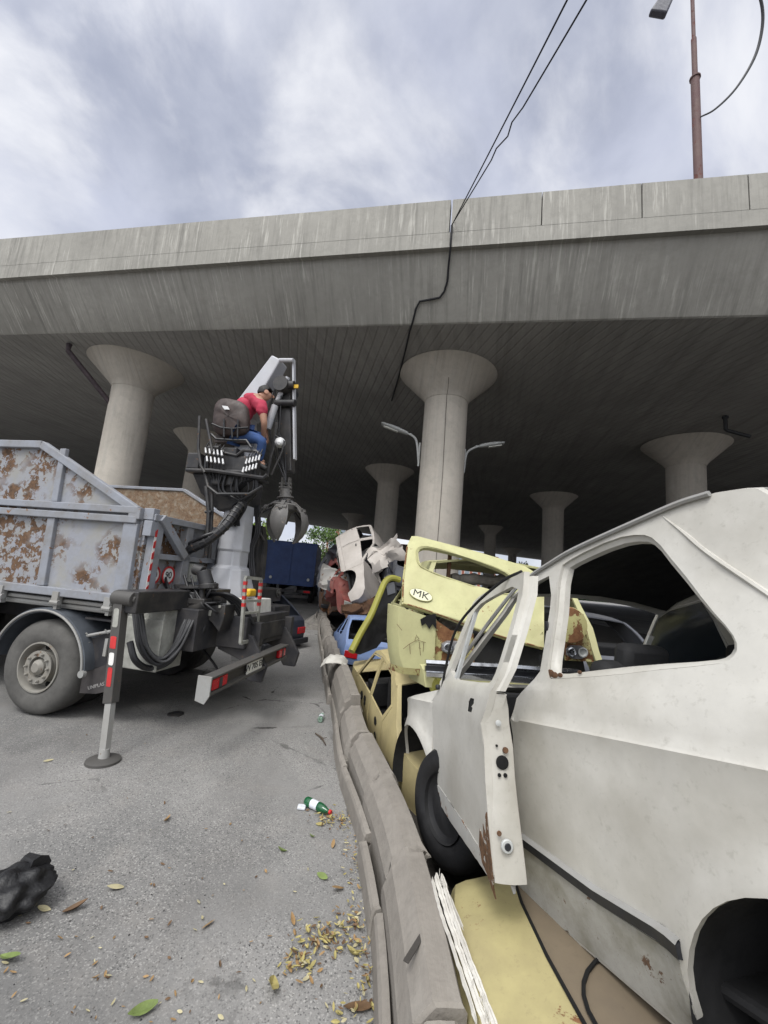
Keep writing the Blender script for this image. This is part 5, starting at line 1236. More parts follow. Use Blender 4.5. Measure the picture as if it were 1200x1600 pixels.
m = MB(); m.panel([(.78, .98), (.56, 1.21), (.32, 1.42), (.19, 1.48), (-.03, 1.51), (-.06, 1.4), (-.07, .98)], [], lambda x, z: V((x, -(Yw(x, z)-.03), z)), .1, V((0, -.035, 0))); m.build('window', MATS['glass_dark'], fd)  # opaque dark pane added here too, darkening the far door opening
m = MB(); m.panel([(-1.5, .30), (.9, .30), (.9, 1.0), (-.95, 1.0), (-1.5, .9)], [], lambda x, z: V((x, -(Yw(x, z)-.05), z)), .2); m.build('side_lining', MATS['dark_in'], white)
# black sill trim with pale edge
m = MB(); tr_ = [(.055, .372), (-.1, .360), (-.35, .342), (-.674, .348)]
td = dense(tr_, .05, closed=False)
m.grid([[V((x, Yw(x, z+dz)+o, z+dz)) for x, z in td] for dz, o in ((-.022, .0), (-.018, .018), (.012, .020), (.018, .0))])
n_ = len(td); m.f += [[0, n_, 2*n_, 3*n_], [n_-1, 2*n_-1, 3*n_-1, 4*n_-1]]
trm = m.build('sill_trim', MATS['trim_black'], white, solid=0, ang=30)
m = MB(); m.grid([[V((x, Yw(x, z+dz)+o, z+dz)) for x, z in td] for dz, o in ((.0125, .0205), (.021, .010), (.024, .0))]); m.build('trim_edge', MATS['pole_rust'] if 0 else MATS['grey_steel'], trm)
# drip rail along the roof edge and the raised seam on the rear pillar
m = MB(); rl = [(.75, .985), (.27, 1.47), (.10, 1.552), (-.056, 1.594), (-.235, 1.632), (-.60, 1.668), (-.774, 1.681), (-.89, 1.676)]
m.tube(catmull([V((x, Yw(x, z)+.012, z+.004)) for x, z in rl], 5), .011, 6); m.build('drip_rail', MATS['grey_steel'], white)
m = MB(); sm = catmull([V((x, Yw(x, z)+.001, z)) for x, z in ((-.70, 1.655), (-.78, 1.56), (-.86, 1.46), (-1.02, 1.298), (-1.2, 1.12))], 6)
m.tube(sm, [.002+.007*min(1, i/8) for i in range(len(sm))], 6); m.build('pillar_seam', MATS['car_white'], white)
# striker and slots on the door pillar
m = MB(); m.box((-.083, Yw(-.08, 1.26)+.001, 1.27), (.022, .012, .045)); m.build('hinge_block', MATS['trim_black'], white, bevel=.004)
m = MB(); m.box((-.088, Yw(-.09, 1.10)+.0, 1.115), (.012, .004, .035)); m.build('pillar_slot', MATS['dark_hole'], white)
# weathered sill below the trim and small rust flakes
m = MB(); sp = dense([(.30, .148), (.05, .345), (-.35, .315), (-.66, .318), (-.664, .21), (-.61, .12), (-.2, .135)], .05)
m.panel(sp, [], lambda a, b: V((a, Yw(a, b)+.003, b)), .05, V((0, -.003, 0))); m.build('sill', MATS['sill_dirty'], white, ang=50)
# wheel well
for cx, cz, r in ((-1.05, .2, .385), (1.27, .30, .37)):
    for s in (1, -1):
        m = MB(); A = arch_pts(cx, cz, r+.004, 190, -10, 20); m.grid([[V((x, s*(.77), z)) for x, z in A], [V((x, s*.42, z)) for x, z in A]]); m.add([V((x, s*.42, z)) for x, z in A], [tuple(range(len(A)))]); m.build('wheel_well', MATS['dark_in'], white)
# interior
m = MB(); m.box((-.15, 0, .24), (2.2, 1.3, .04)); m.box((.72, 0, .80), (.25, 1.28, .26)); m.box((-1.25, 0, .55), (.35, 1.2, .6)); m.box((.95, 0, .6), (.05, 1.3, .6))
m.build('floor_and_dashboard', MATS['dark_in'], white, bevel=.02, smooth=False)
m = MB(); rr = []
for i in range(len(wpts)):
    x, z = wpts[i]
    if z > 1.5: rr.append([V((x, f*(Yw(x, z)-.05), z-.035+.04*(1-f*f))) for f in (-1, -.5, 0, .5, 1)])
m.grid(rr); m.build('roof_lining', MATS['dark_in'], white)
for y, zt in ((.36, 0), (-.36, .04)):
    m = MB(); m.box((.12, y, .42), (.5, .46, .17)); m.box((-.22, y, .80+zt), (.13, .46, .66), Euler((0, R(-16), 0)).to_matrix()); st_ = m.build('seat', MATS['dark_in'], white, bevel=.05)
    m = MB(); m.box((-.33, y, 1.12+zt), (.09, .25, .15), Euler((0, R(-16), 0)).to_matrix()); m.build('headrest', MATS['dark_in'], st_, bevel=.03)
m = MB(); q = on_local(WM, 1015, 1000, 1, .20); m.box(q, (.006, .06, .045), Euler((0, R(-30), R(20))).to_matrix()); m.build('seat_label', MATS['lens'], white)
# door seal
m = MB(); m.tube(catmull([on_local(WM, x, y, 1, yy) for x, y, yy in ((689, 1085, .80), (697, 1040, .82), (712, 985, .84), (742, 945, .84), (785, 908, .82), (815, 893, .80))], 6), .008, 7); m.build('door_seal', MATS['rubber'], white)
# ---- open front door
hx, hy, ang = .908, .79, 14
DM = Matrix(((-math.cos(R(ang)), math.sin(R(ang)), 0), (math.sin(R(ang)), math.cos(R(ang)), 0), (0, 0, 1))).transposed()
def D(s, z, off=0):
    a = R(ang); yo = lerp_table(z, *YZ)-.79+off
    return V((hx, hy, 0))+V((-math.cos(a), math.sin(a), 0))*s+V((math.sin(a), math.cos(a), 0))*yo+V((0, 0, z))
dout = [(-.08, .335), (.10, .312), (.324, .300), (.743, .297), (1.00, .292), (1.028, .32), (1.03, .455), (1.04, .631), (1.035, .84), (1.06, .90), (1.085, .96), (1.11, 1.03), (1.125, 1.2), (1.118, 1.38), (1.10, 1.492), (.9, 1.495), (.657, 1.492), (.42, 1.485), (.30, 1.468), (.225, 1.42), (.17, 1.27), (.125, 1.05), (.10, .93), (-.02, .85), (-.045, .70), (-.065, .5)]
dwin = smooth_poly([(.235, 1.00), (.262, 1.18), (.315, 1.36), (.40, 1.425), (.70, 1.445), (1.055, 1.445), (1.072, 1.32), (1.07, 1.12), (1.05, 1.015), (1.0, .995)], 1)
hole = [(.80, .865), (.865, .865), (.875, .885), (.855, .89), (.885, .905), (.88, .925), (.82, .925), (.795, .905)]
m = MB(); m.panel(dense(dout, .07), [dwin, hole], lambda s, z: D(s, z, .004*noise.noise(V((s*3, z*3, 1)))), .055, V((0, 0, 0))+(-(V((math.sin(R(ang)), math.cos(R(ang)), 0))))*.028)
door = m.build('door', MATS['car_white'], white, ang=38, bevel=.006)
m = MB()   # shut face and inner skin
sh = [(z, 1.026+(.0 if z < .86 else (z-.86)*.45), .0) for z in (.30, .36, .45, .55, .65, .75, .84, .90, .96)]
rows = []
for z, s_, _ in sh:
    dp = .135 if z < .85 else .135-.5*(z-.85); bul = .006*(1 if int(z*20) % 2 else 0)
    rows.append([D(s_-.004, z, -.004), D(s_+.006, z, -.03), D(s_+.012+bul, z, -.07), D(s_+.008, z, -dp+.015), D(s_-.03, z, -dp), D(.02, z, -dp)])
m.grid(rows); rows0 = [D(s, .30, -.10) for s in (.0, 1.0)]
m.grid([[rows[0][0], rows[0][1], rows[0][2], rows[0][3], rows[0][4]], [D(.0, .31, -.01), D(.0, .31, -.04), D(.0, .31, -.07), D(.0, .31, -.1), D(.02, .31, -.13)]])
hm = MB(); hm.panel(hole, [], lambda s, z: D(s, z, -.003), 0, None); hm.build('handle_hole', MATS['dark_hole'], door)  # black fill puts the shade of the open handle hole into colour
lm = MB(); lm.panel([(.02, .34), (1.0, .33), (1.0, .84), (.95, .95), (.15, .95), (.02, .8)], [], lambda s, z: D(s, z, -.034), .2, None); lm.build('door_cavity', MATS['dark_hole'], door)  # black sheet standing in for the shade inside the door
sf = m.build('shut_face', MATS['car_white'], door, ang=40, solid=.006)
m = MB(); fr = [(1.095, .97), (1.118, 1.06), (1.132, 1.22), (1.128, 1.38), (1.11, 1.47)]
m.grid([[D(s-.012, z, -.02) for s, z in fr], [D(s+.008, z, -.035) for s, z in fr], [D(s+.010, z, -.060) for s, z in fr], [D(s-.03, z, -.070) for s, z in fr], [D(s-.05, z, -.06) for s, z in fr]]); m.build('frame_edge', MATS['car_white'], door, solid=.005)
dn = V((math.cos(R(ang)), -math.sin(R(ang)), 0))*-1           # backwards along the door
def disc(s, z, off, r, mat, name, par, h=.004, sq=1.0):
    c = D(s, z, off); zz_ = dn; xx_ = V((0, 0, 1)).cross(zz_).normalized(); yy_ = zz_.cross(xx_); Mx = Matrix((xx_, yy_, zz_)).transposed().to_4x4(); Mx.translation = c
    m = MB(); m.lathe([(r, -.002), (r, h*.6), (r*.85, h), (0, h)], 18, Mx @ Matrix.Scale(sq, 4, V((0, 1, 0))), caps=False); return m.build(name, MATS[mat], par)
for s, z, off, r, mt, nm, h in ((1.052, .70, -.07, .026, 'dark_hole', 'lock_hole', .004), (1.052, .655, -.055, .007, 'dark_hole', 'screw_hole', .004), (1.052, .655, -.08, .008, 'dark_hole', 'screw_hole', .004), (1.052, .76, -.05, .005, 'dark_hole', 'screw_hole', .004), (1.054, .745, -.085, .012, 'rust', 'rust_spot', .006), (1.054, .42, -.055, .024, 'lamp_grey', 'rubber_buffer', .01), (1.062, .42, -.055, .013, 'trim_black', 'rubber_buffer', .006), (1.054, .46, -.03, .009, 'rust', 'rust_spot', .005), (1.062, .845, -.07, .012, 'lamp_grey', 'screw_hole', .003)):
    disc(s, z, off, r, mt, nm, sf, h)
m = MB(); m.box(D(.135, .945, .012), (.03, .03, .03)); m.build('mirror_stub', MATS['trim_black'], door, bevel=.01)
m = MB(); m.bar(D(.40, 1.0, -.012), D(.355, 1.40, -.012), .018, .02); m.build('quarter_light_bar', MATS['lamp_grey'], door)
m = MB()
rp = [(1.02, .30), (1.022, .40), (1.024, .52), (1.0, .50), (.985, .42), (.955, .46), (.94, .39), (.90, .43), (.87, .36), (.89, .31), (.93, .30), (.96, .27), (.985, .23), (1.0, .28)]
m.panel(dense(rp, .02), [[(.955, .36), (.97, .40), (.975, .35)], [(.92, .33), (.94, .36), (.945, .325)]], lambda s, z: D(s+.006*noise.noise(V((s*60, z*60, 0))), z+.008*noise.noise(V((s*50, z*50, 5))), .0035), .03, V((0, -.006, 0))); m.build('rust_patch', MATS['car_white_rust'], door)
m = MB(); lp_ = [(-.08, .325), (.324, .292), (.743, .290), (.99, .287), (.95, .345), (.6, .375), (.2, .395), (-.07, .40)]
m.panel(dense(lp_, .04), [], lambda s, z: D(s, z+.006*noise.noise(V((s*30, 0, 0))), .003), .05, V((0, -.004, 0))); m.build('weathered_lower_edge', MATS['car_white_rough'], door)
m = MB(); m.panel(smooth_poly([(1.02, .24), (1.03, .34), (1.0, .34)], 1), [], lambda s, z: D(s+.012, z, -.05-(1.03-s)*1.5), 0, V((.004, 0, 0)))
m.build('torn_flap', MATS['grey_steel'], door)
# front wheel dropped below the arch
c = at_y(688, 1262, 2.62); wc = IW @ c
Mw = Matrix.Translation(wc) @ Matrix.Rotation(R(10), 4, 'Z') @ Matrix.Rotation(-PI/2, 4, 'X')
m = MB(); m.lathe([(.0, -.06), (.12, -.06), (.17, -.03), (.20, .0), (.25, .006), (.285, -.012), (.305, -.05), (.308, -.12), (.295, -.165), (.24, -.18), (.17, -.17)], 44, Mw, caps=False); w = m.build('wheel', MATS['rubber'], white, ang=40)
m = MB(); m.lathe([(.175, -.01), (.165, -.05), (.10, -.04), (.05, -.02), (0, -.02)], 28, Mw, caps=False); m.build('rim', MATS['dark_in'], w)
# far wheels of the white wreck
for x in (-1.05,):
    for s in (1, -1):
        Mx = Matrix.Translation((x, s*.64, .12)) @ Matrix.Rotation(-PI/2*s, 4, 'X'); m = MB(); m.lathe([(.15, -.03), (.20, .0), (.25, .0), (.27, -.05), (.27, -.12), (.2, -.16)], 30, Mx); m.build('wheel_drum', MATS['dark_in'], white)
for s in (1, -1):
    m = MB(); m.box((-1.615, s*.5, .78), (.03, .24, .16)); m.build('tail_light', MATS['red_lamp'], white, bevel=.01)
    m = MB(); m.lathe([(.085, 0), (.08, .03), (0, .045)], 18, Matrix.Translation((1.735, s*.46, .60)) @ Matrix.Rotation(PI/2, 4, 'Y')); m.build('headlight', MATS['lens'], white)
# ================================================================ near-black sheet for the shade under the scrap, litter, far surroundings
plain('oily_soil', (.035, .031, .027), .95, 0, .5, 3, bump=.6)  # near-black colour painting the shade between kerb and wrecks
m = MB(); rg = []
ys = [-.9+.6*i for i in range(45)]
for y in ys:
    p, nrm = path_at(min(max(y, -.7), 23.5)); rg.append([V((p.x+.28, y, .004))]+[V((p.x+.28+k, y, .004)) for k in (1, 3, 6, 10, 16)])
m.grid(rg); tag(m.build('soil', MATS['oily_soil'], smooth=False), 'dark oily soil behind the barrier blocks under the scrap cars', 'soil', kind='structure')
# ---- trees: leaf clumps on limbs
def leafmat(name, c):
    t = NT(name); n = t.noise(1.3, 3); inf = t.n('ShaderNodeNewGeometry').outputs['Random Per Island']
    col = t.mix(t.ramp(inf, 0, 1), sc(c, .55), sc(c, 1.5)); t.b.inputs['Roughness'].default_value = .6
    t.b.inputs['Subsurface Weight'].default_value = 0
    MATS[name] = t.out(col, .6, 0, .3)
leafmat('leaf_mid', (.085, .14, .038)); leafmat('leaf_lime', (.13, .19, .035)); leafmat('leaf_deep', (.035, .065, .025))
plain('bark', (.08, .06, .045), .9, 0, .4, 6)
def tree(label, base, h, w, mat, seed, n=2800, cat='tree', group='trees beyond the overpass', leaf=.40):
    rnd = random.Random(seed); t = thing('tree', label, cat, Matrix.Translation(base), group)
    m = MB(); th = h*.42; m.tube([(0, 0, -.1), (.05, 0, th*.5), (.0, .1, th), (.1, 0, h*.7)], [.05*h*.55, .04*h*.5, .03*h*.5, .02*h*.3], 8)
    cl = []
    for k in range(15):
        a = rnd.uniform(0, 2*PI); r = w*rnd.uniform(.1, .42); z = h*rnd.uniform(.22, .90); r *= 1-.55*max(0, (z/h-.6)/.4)
        c = V((r*math.cos(a), r*math.sin(a), z)); cl.append((c, w*rnd.uniform(.13, .24))); m.tube([(.0, .05, th*rnd.uniform(.6, 1)), c*.6+V((0, 0, th*.35)), c], [.012*h*.6, .008*h*.5, .003*h], 5)
    m.build('trunk', MATS['bark'], t)
    m = MB()
    for _ in range(n):
        c, r = rnd.choice(cl); d = V((rnd.gauss(0, 1), rnd.gauss(0, 1), rnd.gauss(0, .8))); d = d.normalized()*r*(rnd.random()**.4)*1.15
        p = c+d; L = leaf*rnd.uniform(.6, 1.3); e = Euler((rnd.uniform(0, 6), rnd.uniform(0, 6), rnd.uniform(0, 6))).to_matrix()
        m.add([p+e @ V(q)*L for q in ((-.5, 0, 0), (0, -.32, .08), (.5, 0, 0), (0, .32, .08))], [(0, 1, 2, 3)])
    m.build('crown', MATS[mat], t, merge=0, smooth=False)
def g_at(px, D):   # ground point at picture column px, D metres ahead
    p = at_y(px, 900, D); return V((p.x, D, 0))
for px, D, h, w, mt, sd, lb in ((500, 74, 10.6, 8.6, 'leaf_mid', 1, 'bushy green tree just right of the blue container truck'), (524, 80, 8.4, 8.6, 'leaf_lime', 2, 'yellow green tree in front of the brick building'), (392, 66, 8.6, 7.5, 'leaf_lime', 3, 'bright lime green tree glimpsed behind the crane column'),
        (456, 80, 7.0, 6.4, 'leaf_deep', 4, 'low dark tree peeking over the blue container'), (817, 74, 6.2, 5.0, 'leaf_lime', 5, 'sunlit tree far behind the yellow hatchback between dark pillars'), (350, 68, 7.4, 8, 'leaf_mid', 6, 'green tree glimpsed left of the crane column'), (545, 84, 5.6, 5, 'leaf_deep', 7, 'dark tree under the brick building at the pile end')):
    tree(lb, g_at(px, D), h, w, mt, sd)
# far belt of greenery added to block low sky light under the deck
m = MB(); rnd = random.Random(5)
for _ in range(9000):
    x = rnd.uniform(-90, 130); z = (rnd.random()**.8)*(3.6+1.6*noise.noise(V((x*.12, 0, 0)))+1.0*noise.noise(V((x*.5, 3, 0)))); p = V((x, 108+rnd.uniform(-2, 2), z)); L = rnd.uniform(.6, 1.4); e = Euler((rnd.uniform(0, 6), rnd.uniform(0, 6), rnd.uniform(0, 6))).to_matrix()
    m.add([p+e @ V(q)*L for q in ((-.5, 0, 0), (0, -.35, .1), (.5, 0, 0), (0, .35, .1))], [(0, 1, 2, 3)])
m.grid([[V((x, 110, -.1)), V((x, 110, 3.0+1.2*noise.noise(V((x*.12, 0, 0))))) ] for x in range(-90, 131, 2)])
tag(m.build('far_greenery', MATS['leaf_deep'], smooth=False, merge=0), 'far belt of dark greenery beyond the overpass', 'greenery', kind='stuff')
# ---- buildings
t = NT('brick'); bt = t.n('ShaderNodeTexBrick'); bt.inputs['Scale'].default_value = 2.2; bt.inputs['Color1'].default_value = (.30, .085, .05, 1); bt.inputs['Color2'].default_value = (.22, .06, .04, 1); bt.inputs['Mortar'].default_value = (.35, .3, .26, 1)
mp = t.mapp((1, 1, 1), (R(90), 0, 0)); t.l(mp, bt.inputs['Vector']); MATS['brick'] = t.out(t.mix(t.ramp(t.noise(1.5), .3, .7), bt.outputs[0], (.26, .08, .05)), .85)
plain('pale_wall', (.55, .53, .50), .8); plain('pane', (.22, .26, .30), .15, 0, .2, spec=.6); plain('roof_tile', (.20, .07, .045), .8, 0, .3, 20)
def building(label, x0, x1, y, h, floors, cols, depth=12):
    b = thing('apartment_building', label, 'building', Matrix.Translation((x0, y, 0)), 'brick buildings beyond the overpass'); w = x1-x0
    m = MB(); m.box((w/2, depth/2, h/2), (w, depth, h)); m.build('wall', MATS['brick'], b, smooth=False)
    m = MB(); m.prism([(-.5, -.5, h), (w+.5, -.5, h), (w+.5, -.5, h+.25), (w/2, -.5, h+1.2), (-.5, -.5, h+.25)], (0, depth+1, 0)); m.build('roof', MATS['roof_tile'], b, smooth=False)
    for i in range(floors):
        for j in range(cols):
            cx = w*(j+.5)/cols; cz = h*(i+.55)/floors; m = MB(); ww, wh = w/cols*.5, h/floors*.5
            m.box((cx, -.03, cz), (ww+.3, .12, wh+.3)); f = m.build('window', MATS['pale_wall'], b, smooth=False)
            m = MB(); m.box((cx, -.1, cz), (ww, .06, wh)); m.build('pane', MATS['pane'], f, smooth=False)
pL, pR = at_y(509, 860, 100), at_y(556, 860, 100); building('red brick apartment block with white windows past the far end of the scrap pile', pL.x, pR.x, 100, 12.6, 4, 3)
pL, pR = at_y(712, 870, 102), at_y(775, 870, 102); building('long low brick house glimpsed through the tailgate window of the yellow hatchback', pL.x, pR.x, 102, 8.4, 3, 5)
pL, pR = at_y(556, 860, 66), at_y(652, 860, 66); w_ = thing('shed', 'long grey rendered shed in the shade at the far side of the overpass', 'building', Matrix.Translation((pL.x, 66, 0))); L_ = pR.x-pL.x
plain('grey_render', (.20, .175, .16), .9, 0, .35, 2)
m = MB(); m.box((L_/2, 4, 3.4), (L_, 8, 6.8)); m.build('wall', MATS['grey_render'], w_, smooth=False)
m = MB(); m.box((L_/2, 4, 6.88), (L_+.6, 8.6, .15)); m.build('roof', MATS['roof_tile'], w_, smooth=False)
for k in range(4):
    m = MB(); m.box((L_*(k+.5)/4, -.02, 3.6), (1.3, .1, 1.4)); m.build('window', MATS['pane'], w_, smooth=False)
# ---- blue container truck
plain('container_blue', (.02, .045, .14), .55, 0, .3, 2)
gc_ = g_at(451, 20.5); bt_ = thing('container_truck', 'dark blue box body truck parked with its rear to the camera under the overpass', 'truck', pose(gc_, 96))
m = MB(); m.box((3.2, 0, 1.93), (6.4, 2.46, 2.1)); 
bx = m.build('box_body', MATS['container_blue'], bt_, bevel=.03)
m = MB()
for y in (-1.2, -.02, .02, 1.2): m.bar((-.012, y, .92), (-.012, y, 2.95), .05, .03, up=(1, 0, 0))
for z in (.92, 2.95): m.box((-.012, 0, z), (.03, 2.44, .07))
m.build('door_frame', MATS['container_blue'], bx, bevel=.006)
for y in (.85, -.95): m = MB(); m.lathe([(.07, 0), (.06, .015), (0, .02)], 16, Matrix.Translation((-.02, y, 1.2)) @ Matrix.Rotation(-PI/2, 4, 'Y')); m.build('round_reflector', MATS['lamp_grey'], bx)
m = MB(); m.box((3.4, .42, .72), (7.4, .1, .24)); m.box((3.4, -.42, .72), (7.4, .1, .24)); m.box((.05, 0, .62), (.1, 2.3, .14)); m.box((.1, 0, .38), (.08, 2.0, .12))
for y in (.7, -.7): m.bar((.1, y, .38), (.1, y, .7), .06)
m.build('chassis', MATS['chassis_black'], bt_)
for x in (1.6, 2.9, 7.4):
    for s in (1, -1): m = MB(); m.lathe([(.2, .0), (.3, .02), (.44, .0), (.48, -.06), (.48, -.22), (.4, -.26), (.2, -.24)], 28, Matrix.Translation((x, s*1.2, .48)) @ Matrix.Rotation(-PI/2*s, 4, 'X')); m.build('wheel', MATS['tyre'], bt_)
m = MB(); m.prism([(6.6, 1.2, .6), (8.4, 1.2, .6), (8.45, 1.2, 1.5), (8.1, 1.2, 2.5), (6.6, 1.2, 2.6)], (0, -2.4, 0)); m.build('cab', MATS['container_blue'], bt_, bevel=.08)
for s in (1, -1): m = MB(); m.box((-.015, s*.95, .62), (.03, .32, .1)); m.build('tail_light', MATS['red_lamp'], bt_, bevel=.01)
car('black car parked far down the road past the blue truck', pose(g_at(489, 29), 100), HATCH, MATS['car_dark'], group=None, glass=True)
car('pale grey car parked in the shade far past the blue truck', pose(g_at(500, 36)+V((.5, 0, 0)), 100), HATCH, MATS['car_grey'], group=None, glass=True)
# ---- rubble heap
plain('rubble', (.21, .195, .175), .95, 0, .45, 8, bump=.6)
c = at_z(488, 984, 0); m = MB(); rows = []
for i in range(9):
    r = i/8; rows.append([V(((.62*r)*math.cos(a), (.75*r)*math.sin(a), .42*(1-r)**1.2*(1+.3*noise.noise(V((math.cos(a)*2, math.sin(a)*2, r*3))))-.01+.03*noise.noise(V((math.cos(a)*r*9, math.sin(a)*r*9, 2))))) for a in [2*PI*k/28 for k in range(28)]])
m.grid([r+[r[0]] for r in rows]); rb = m.build('rubble_heap', MATS['rubble'], smooth=False); rb.location = c+V((0, .7, 0)); tag(rb, 'small grey heap of rubble at the bend of the barrier', 'rubble')
# ---- splintered strip lying on the barrier
rusty('weathered_white', (.62, .60, .55), .25, 14, .7, chip=(.2, .16, .12), chip2=(.3, .26, .2))
a0 = at_z(686, 1366, .362); 
strip = thing('splintered_strip', 'long splintered white plastic strip lying on the nearest barrier block', 'plastic strip', Matrix.Translation(a0))
rnd = random.Random(3)
for i, (w, h_, z0, pts) in enumerate(((.026, .008, .362, ((681, 1366), (697, 1420), (724, 1500), (758, 1600), (775, 1650))), (.020, .010, .370, ((690, 1368), (707, 1425), (736, 1505), (772, 1600), (788, 1650))), (.013, .012, .358, ((675, 1374), (688, 1425), (713, 1500), (745, 1600))), (.018, .008, .35, ((742, 1542), (757, 1575), (778, 1625))), (.012, .008, .35, ((702, 1400), (722, 1450), (745, 1510), (776, 1590))))):
    P_ = catmull([at_z(x, y, z0)-a0 for x, y in pts], 9); rows = []
    for j, p in enumerate(P_):
        d_ = (P_[min(j+1, len(P_)-1)]-P_[max(j-1, 0)]).normalized(); s_ = d_.cross(V((0, 0, 1))).normalized(); ww = w*(1+.25*noise.noise(p*18+V((i, 0, 0))))*(.35 if j in (0, len(P_)-1) else 1); k_ = .004*noise.noise(p*33+V((0, i, 0)))
        rows.append([p+s_*(u*ww*.5+k_)+V((0, 0, v*h_)) for u, v in ((-1, 0), (-.6, 1), (-.1, .7), (.3, 1.1), (1, .2), (.3, -.5))])
    m = MB(); m.grid([r+[r[0]] for r in rows]); m.f += [list(range(6))[::-1], [len(m.v)-7+q for q in range(6)]]; m.build('strip', MATS['weathered_white'], strip, smooth=False)
m = MB()
for _ in range(46):
    k = rnd.random(); p = at_z(686+80*k, 1368+235*k, .37)-a0; q = p+V((rnd.uniform(-.018, .01), rnd.uniform(.015, .05)*rnd.choice((-1, 1)), rnd.uniform(-.004, .012))); m.tube([p, (p+q)/2+V((0, 0, .003)), q], [.0013, .0011, .0006], 4)
tag(m.build('splinters', MATS['weathered_white'], strip), kind='stuff')
# ---- pale cloth on the barrier
c = at_z(524, 1032, .47); m = MB(); rows = []
for i in range(12):
    row = []
    for j in range(12):
        u, v = (i-5.5)/5.5, (j-5.5)/5.5; z = .06*math.exp(-(u*u+v*v))+.03*noise.noise(V((u*2.5, v*2.5, 1)))-.12*max(0, abs(u)-.6); row.append(V((u*.17, v*.28, z)))
    rows.append(row)
m.grid(rows); o = m.build('rag', MATS['weathered_white'], solid=.006); o.location = c; tag(o, 'pale crumpled rag draped over the barrier by the blue wreck', 'rag')
# ---- black bag at the left edge
plain('bag_black', (.010, .010, .011), .42, 0, .4, 12, bump=.35)
c = at_z(12, 1425, 0); bagM = Matrix.Translation(c); m = MB(); rows = []
for i in range(27):
    th = PI*i/26; row = []
    for k in range(48):
        a = 2*PI*k/48; d = V((math.sin(th)*math.cos(a), math.sin(th)*math.sin(a), math.cos(th))); r = 1+.30*noise.noise(d*2.2)-.12*abs(noise.noise(d*4.5))-.03*abs(noise.noise(d*11))
        row.append(V((d.x*.15*r, d.y*.15*r, max(-.0, (.085+d.z*.085*r)))))
    rows.append(row+[row[0]])
m.grid(rows); bag = m.build('black_bag', MATS['bag_black'], ang=70); bag.location = c; tag(bag, 'crumpled black bag lying on the road at the left edge', 'bag')
p0 = at_z(40, 1398, .05)-c; p1 = at_z(77, 1376, .05)-c; m = MB(); m.tube([V((.08, .0, .06)), p0, p0.lerp(p1, .6)+V((0, 0, .01)), p1], [.055, .035, .022, .012], 9); m.warp(lambda v: v+V((1, 1, 1))*.012*noise.noise(v*30)); m.build('bag_neck', MATS['bag_black'], bag)
m = MB(); m.tube([V((.05, .09, .14)), at_z(40, 1345, .12)-c], [.05, .028], 9); m.warp(lambda v: v+V((1, 1, 1))*.012*noise.noise(v*30)); m.build('bag_corner', MATS['bag_black'], bag)
# ---- bottles
t = NT('green_pet'); t.b.inputs['Transmission Weight'].default_value = .55; MATS['green_pet'] = t.out((.02, .16, .06), .12, 0, .5)
t = NT('clear_pet'); t.b.inputs['Transmission Weight'].default_value = .8; MATS['clear_pet'] = t.out((.55, .75, .62), .1, 0, .5)
plain('label_white', (.60, .62, .66), .5, 0, .2, 60); plain('cap_red', (.5, .02, .02), .4); plain('cap_white', (.6, .6, .6), .4)
def bottle(label, a, b, mt, cap):
    A = at_z(*a, .033); B = at_z(*b, .030); d = (B-A); d.z = 0; L = .23; d.normalize(); up2 = V((0, 0, 1)); sd2 = up2.cross(d)
    M = Matrix((up2, sd2, d)).transposed().to_4x4(); M.translation = A; o = thing('bottle', label, 'bottle', M)
    prof = [(.0, .004), (.024, .0), (.031, .012), (.032, .05), (.0295, .055), (.0295, .12), (.032, .125), (.031, .15), (.022, .185), (.0125, .205), (.0125, .222)]
    m = MB(); m.lathe(prof, 24); m.build('body', MATS[mt], o); m = MB(); m.lathe([(.0305, .056), (.0305, .118)], 24, caps=False); m.build('paper_label', MATS['label_white'], o, solid=.0004); m = MB(); m.lathe([(.0145, .219), (.0145, .234), (.012, .236), (0, .236)], 18); m.build('cap', MATS[cap], o)
bottle('green plastic bottle with white label and red cap lying by the barrier leaves', (478, 1251), (510, 1267), 'green_pet', 'cap_red')
bottle('clear greenish empty bottle at the barrier foot beside a twig', (500, 1125), (507, 1108), 'clear_pet', 'cap_white')
m = MB(); a = at_z(493, 1146, .01); b = at_z(509, 1164, .012); m.tube([V((0, 0, 0)), (b-a)*.5+V((.01, .02, .006)), b-a], [.008, .009, .005], 7); m.tube([(b-a)*.5, (b-a)*.5+V((.06, .03, .01))], [.005, .003], 5); o = m.build('twig', MATS['bark']); o.location = a; tag(o, 'short brown twig on the road at the barrier foot', 'twig')
c = at_z(275, 1116, .0); m = MB(); m.lathe([(.09, .0), (.085, .008), (.05, .014), (.04, .008), (0, .010)], 20); m.warp(lambda v: V((v.x*(1+.3*noise.noise(v*20)), v.y*(1+.2*noise.noise(v*17)), v.z))); o = m.build('flat_scrap', MATS['dark_steel']); o.location = c; tag(o, 'small dark flattened scrap disc on the road behind the outrigger foot', 'scrap')
c = at_z(471, 1264, 0); m = MB(); m.box((0, 0, .012), (.06, .05, .02)); m.warp(lambda v: v+V((1, 1, .5))*.01*noise.noise(v*40)); o = m.build('crumpled_paper', MATS['label_white'], bevel=.006); o.location = c; tag(o, 'tiny white crumpled paper beside the green bottle', 'litter')
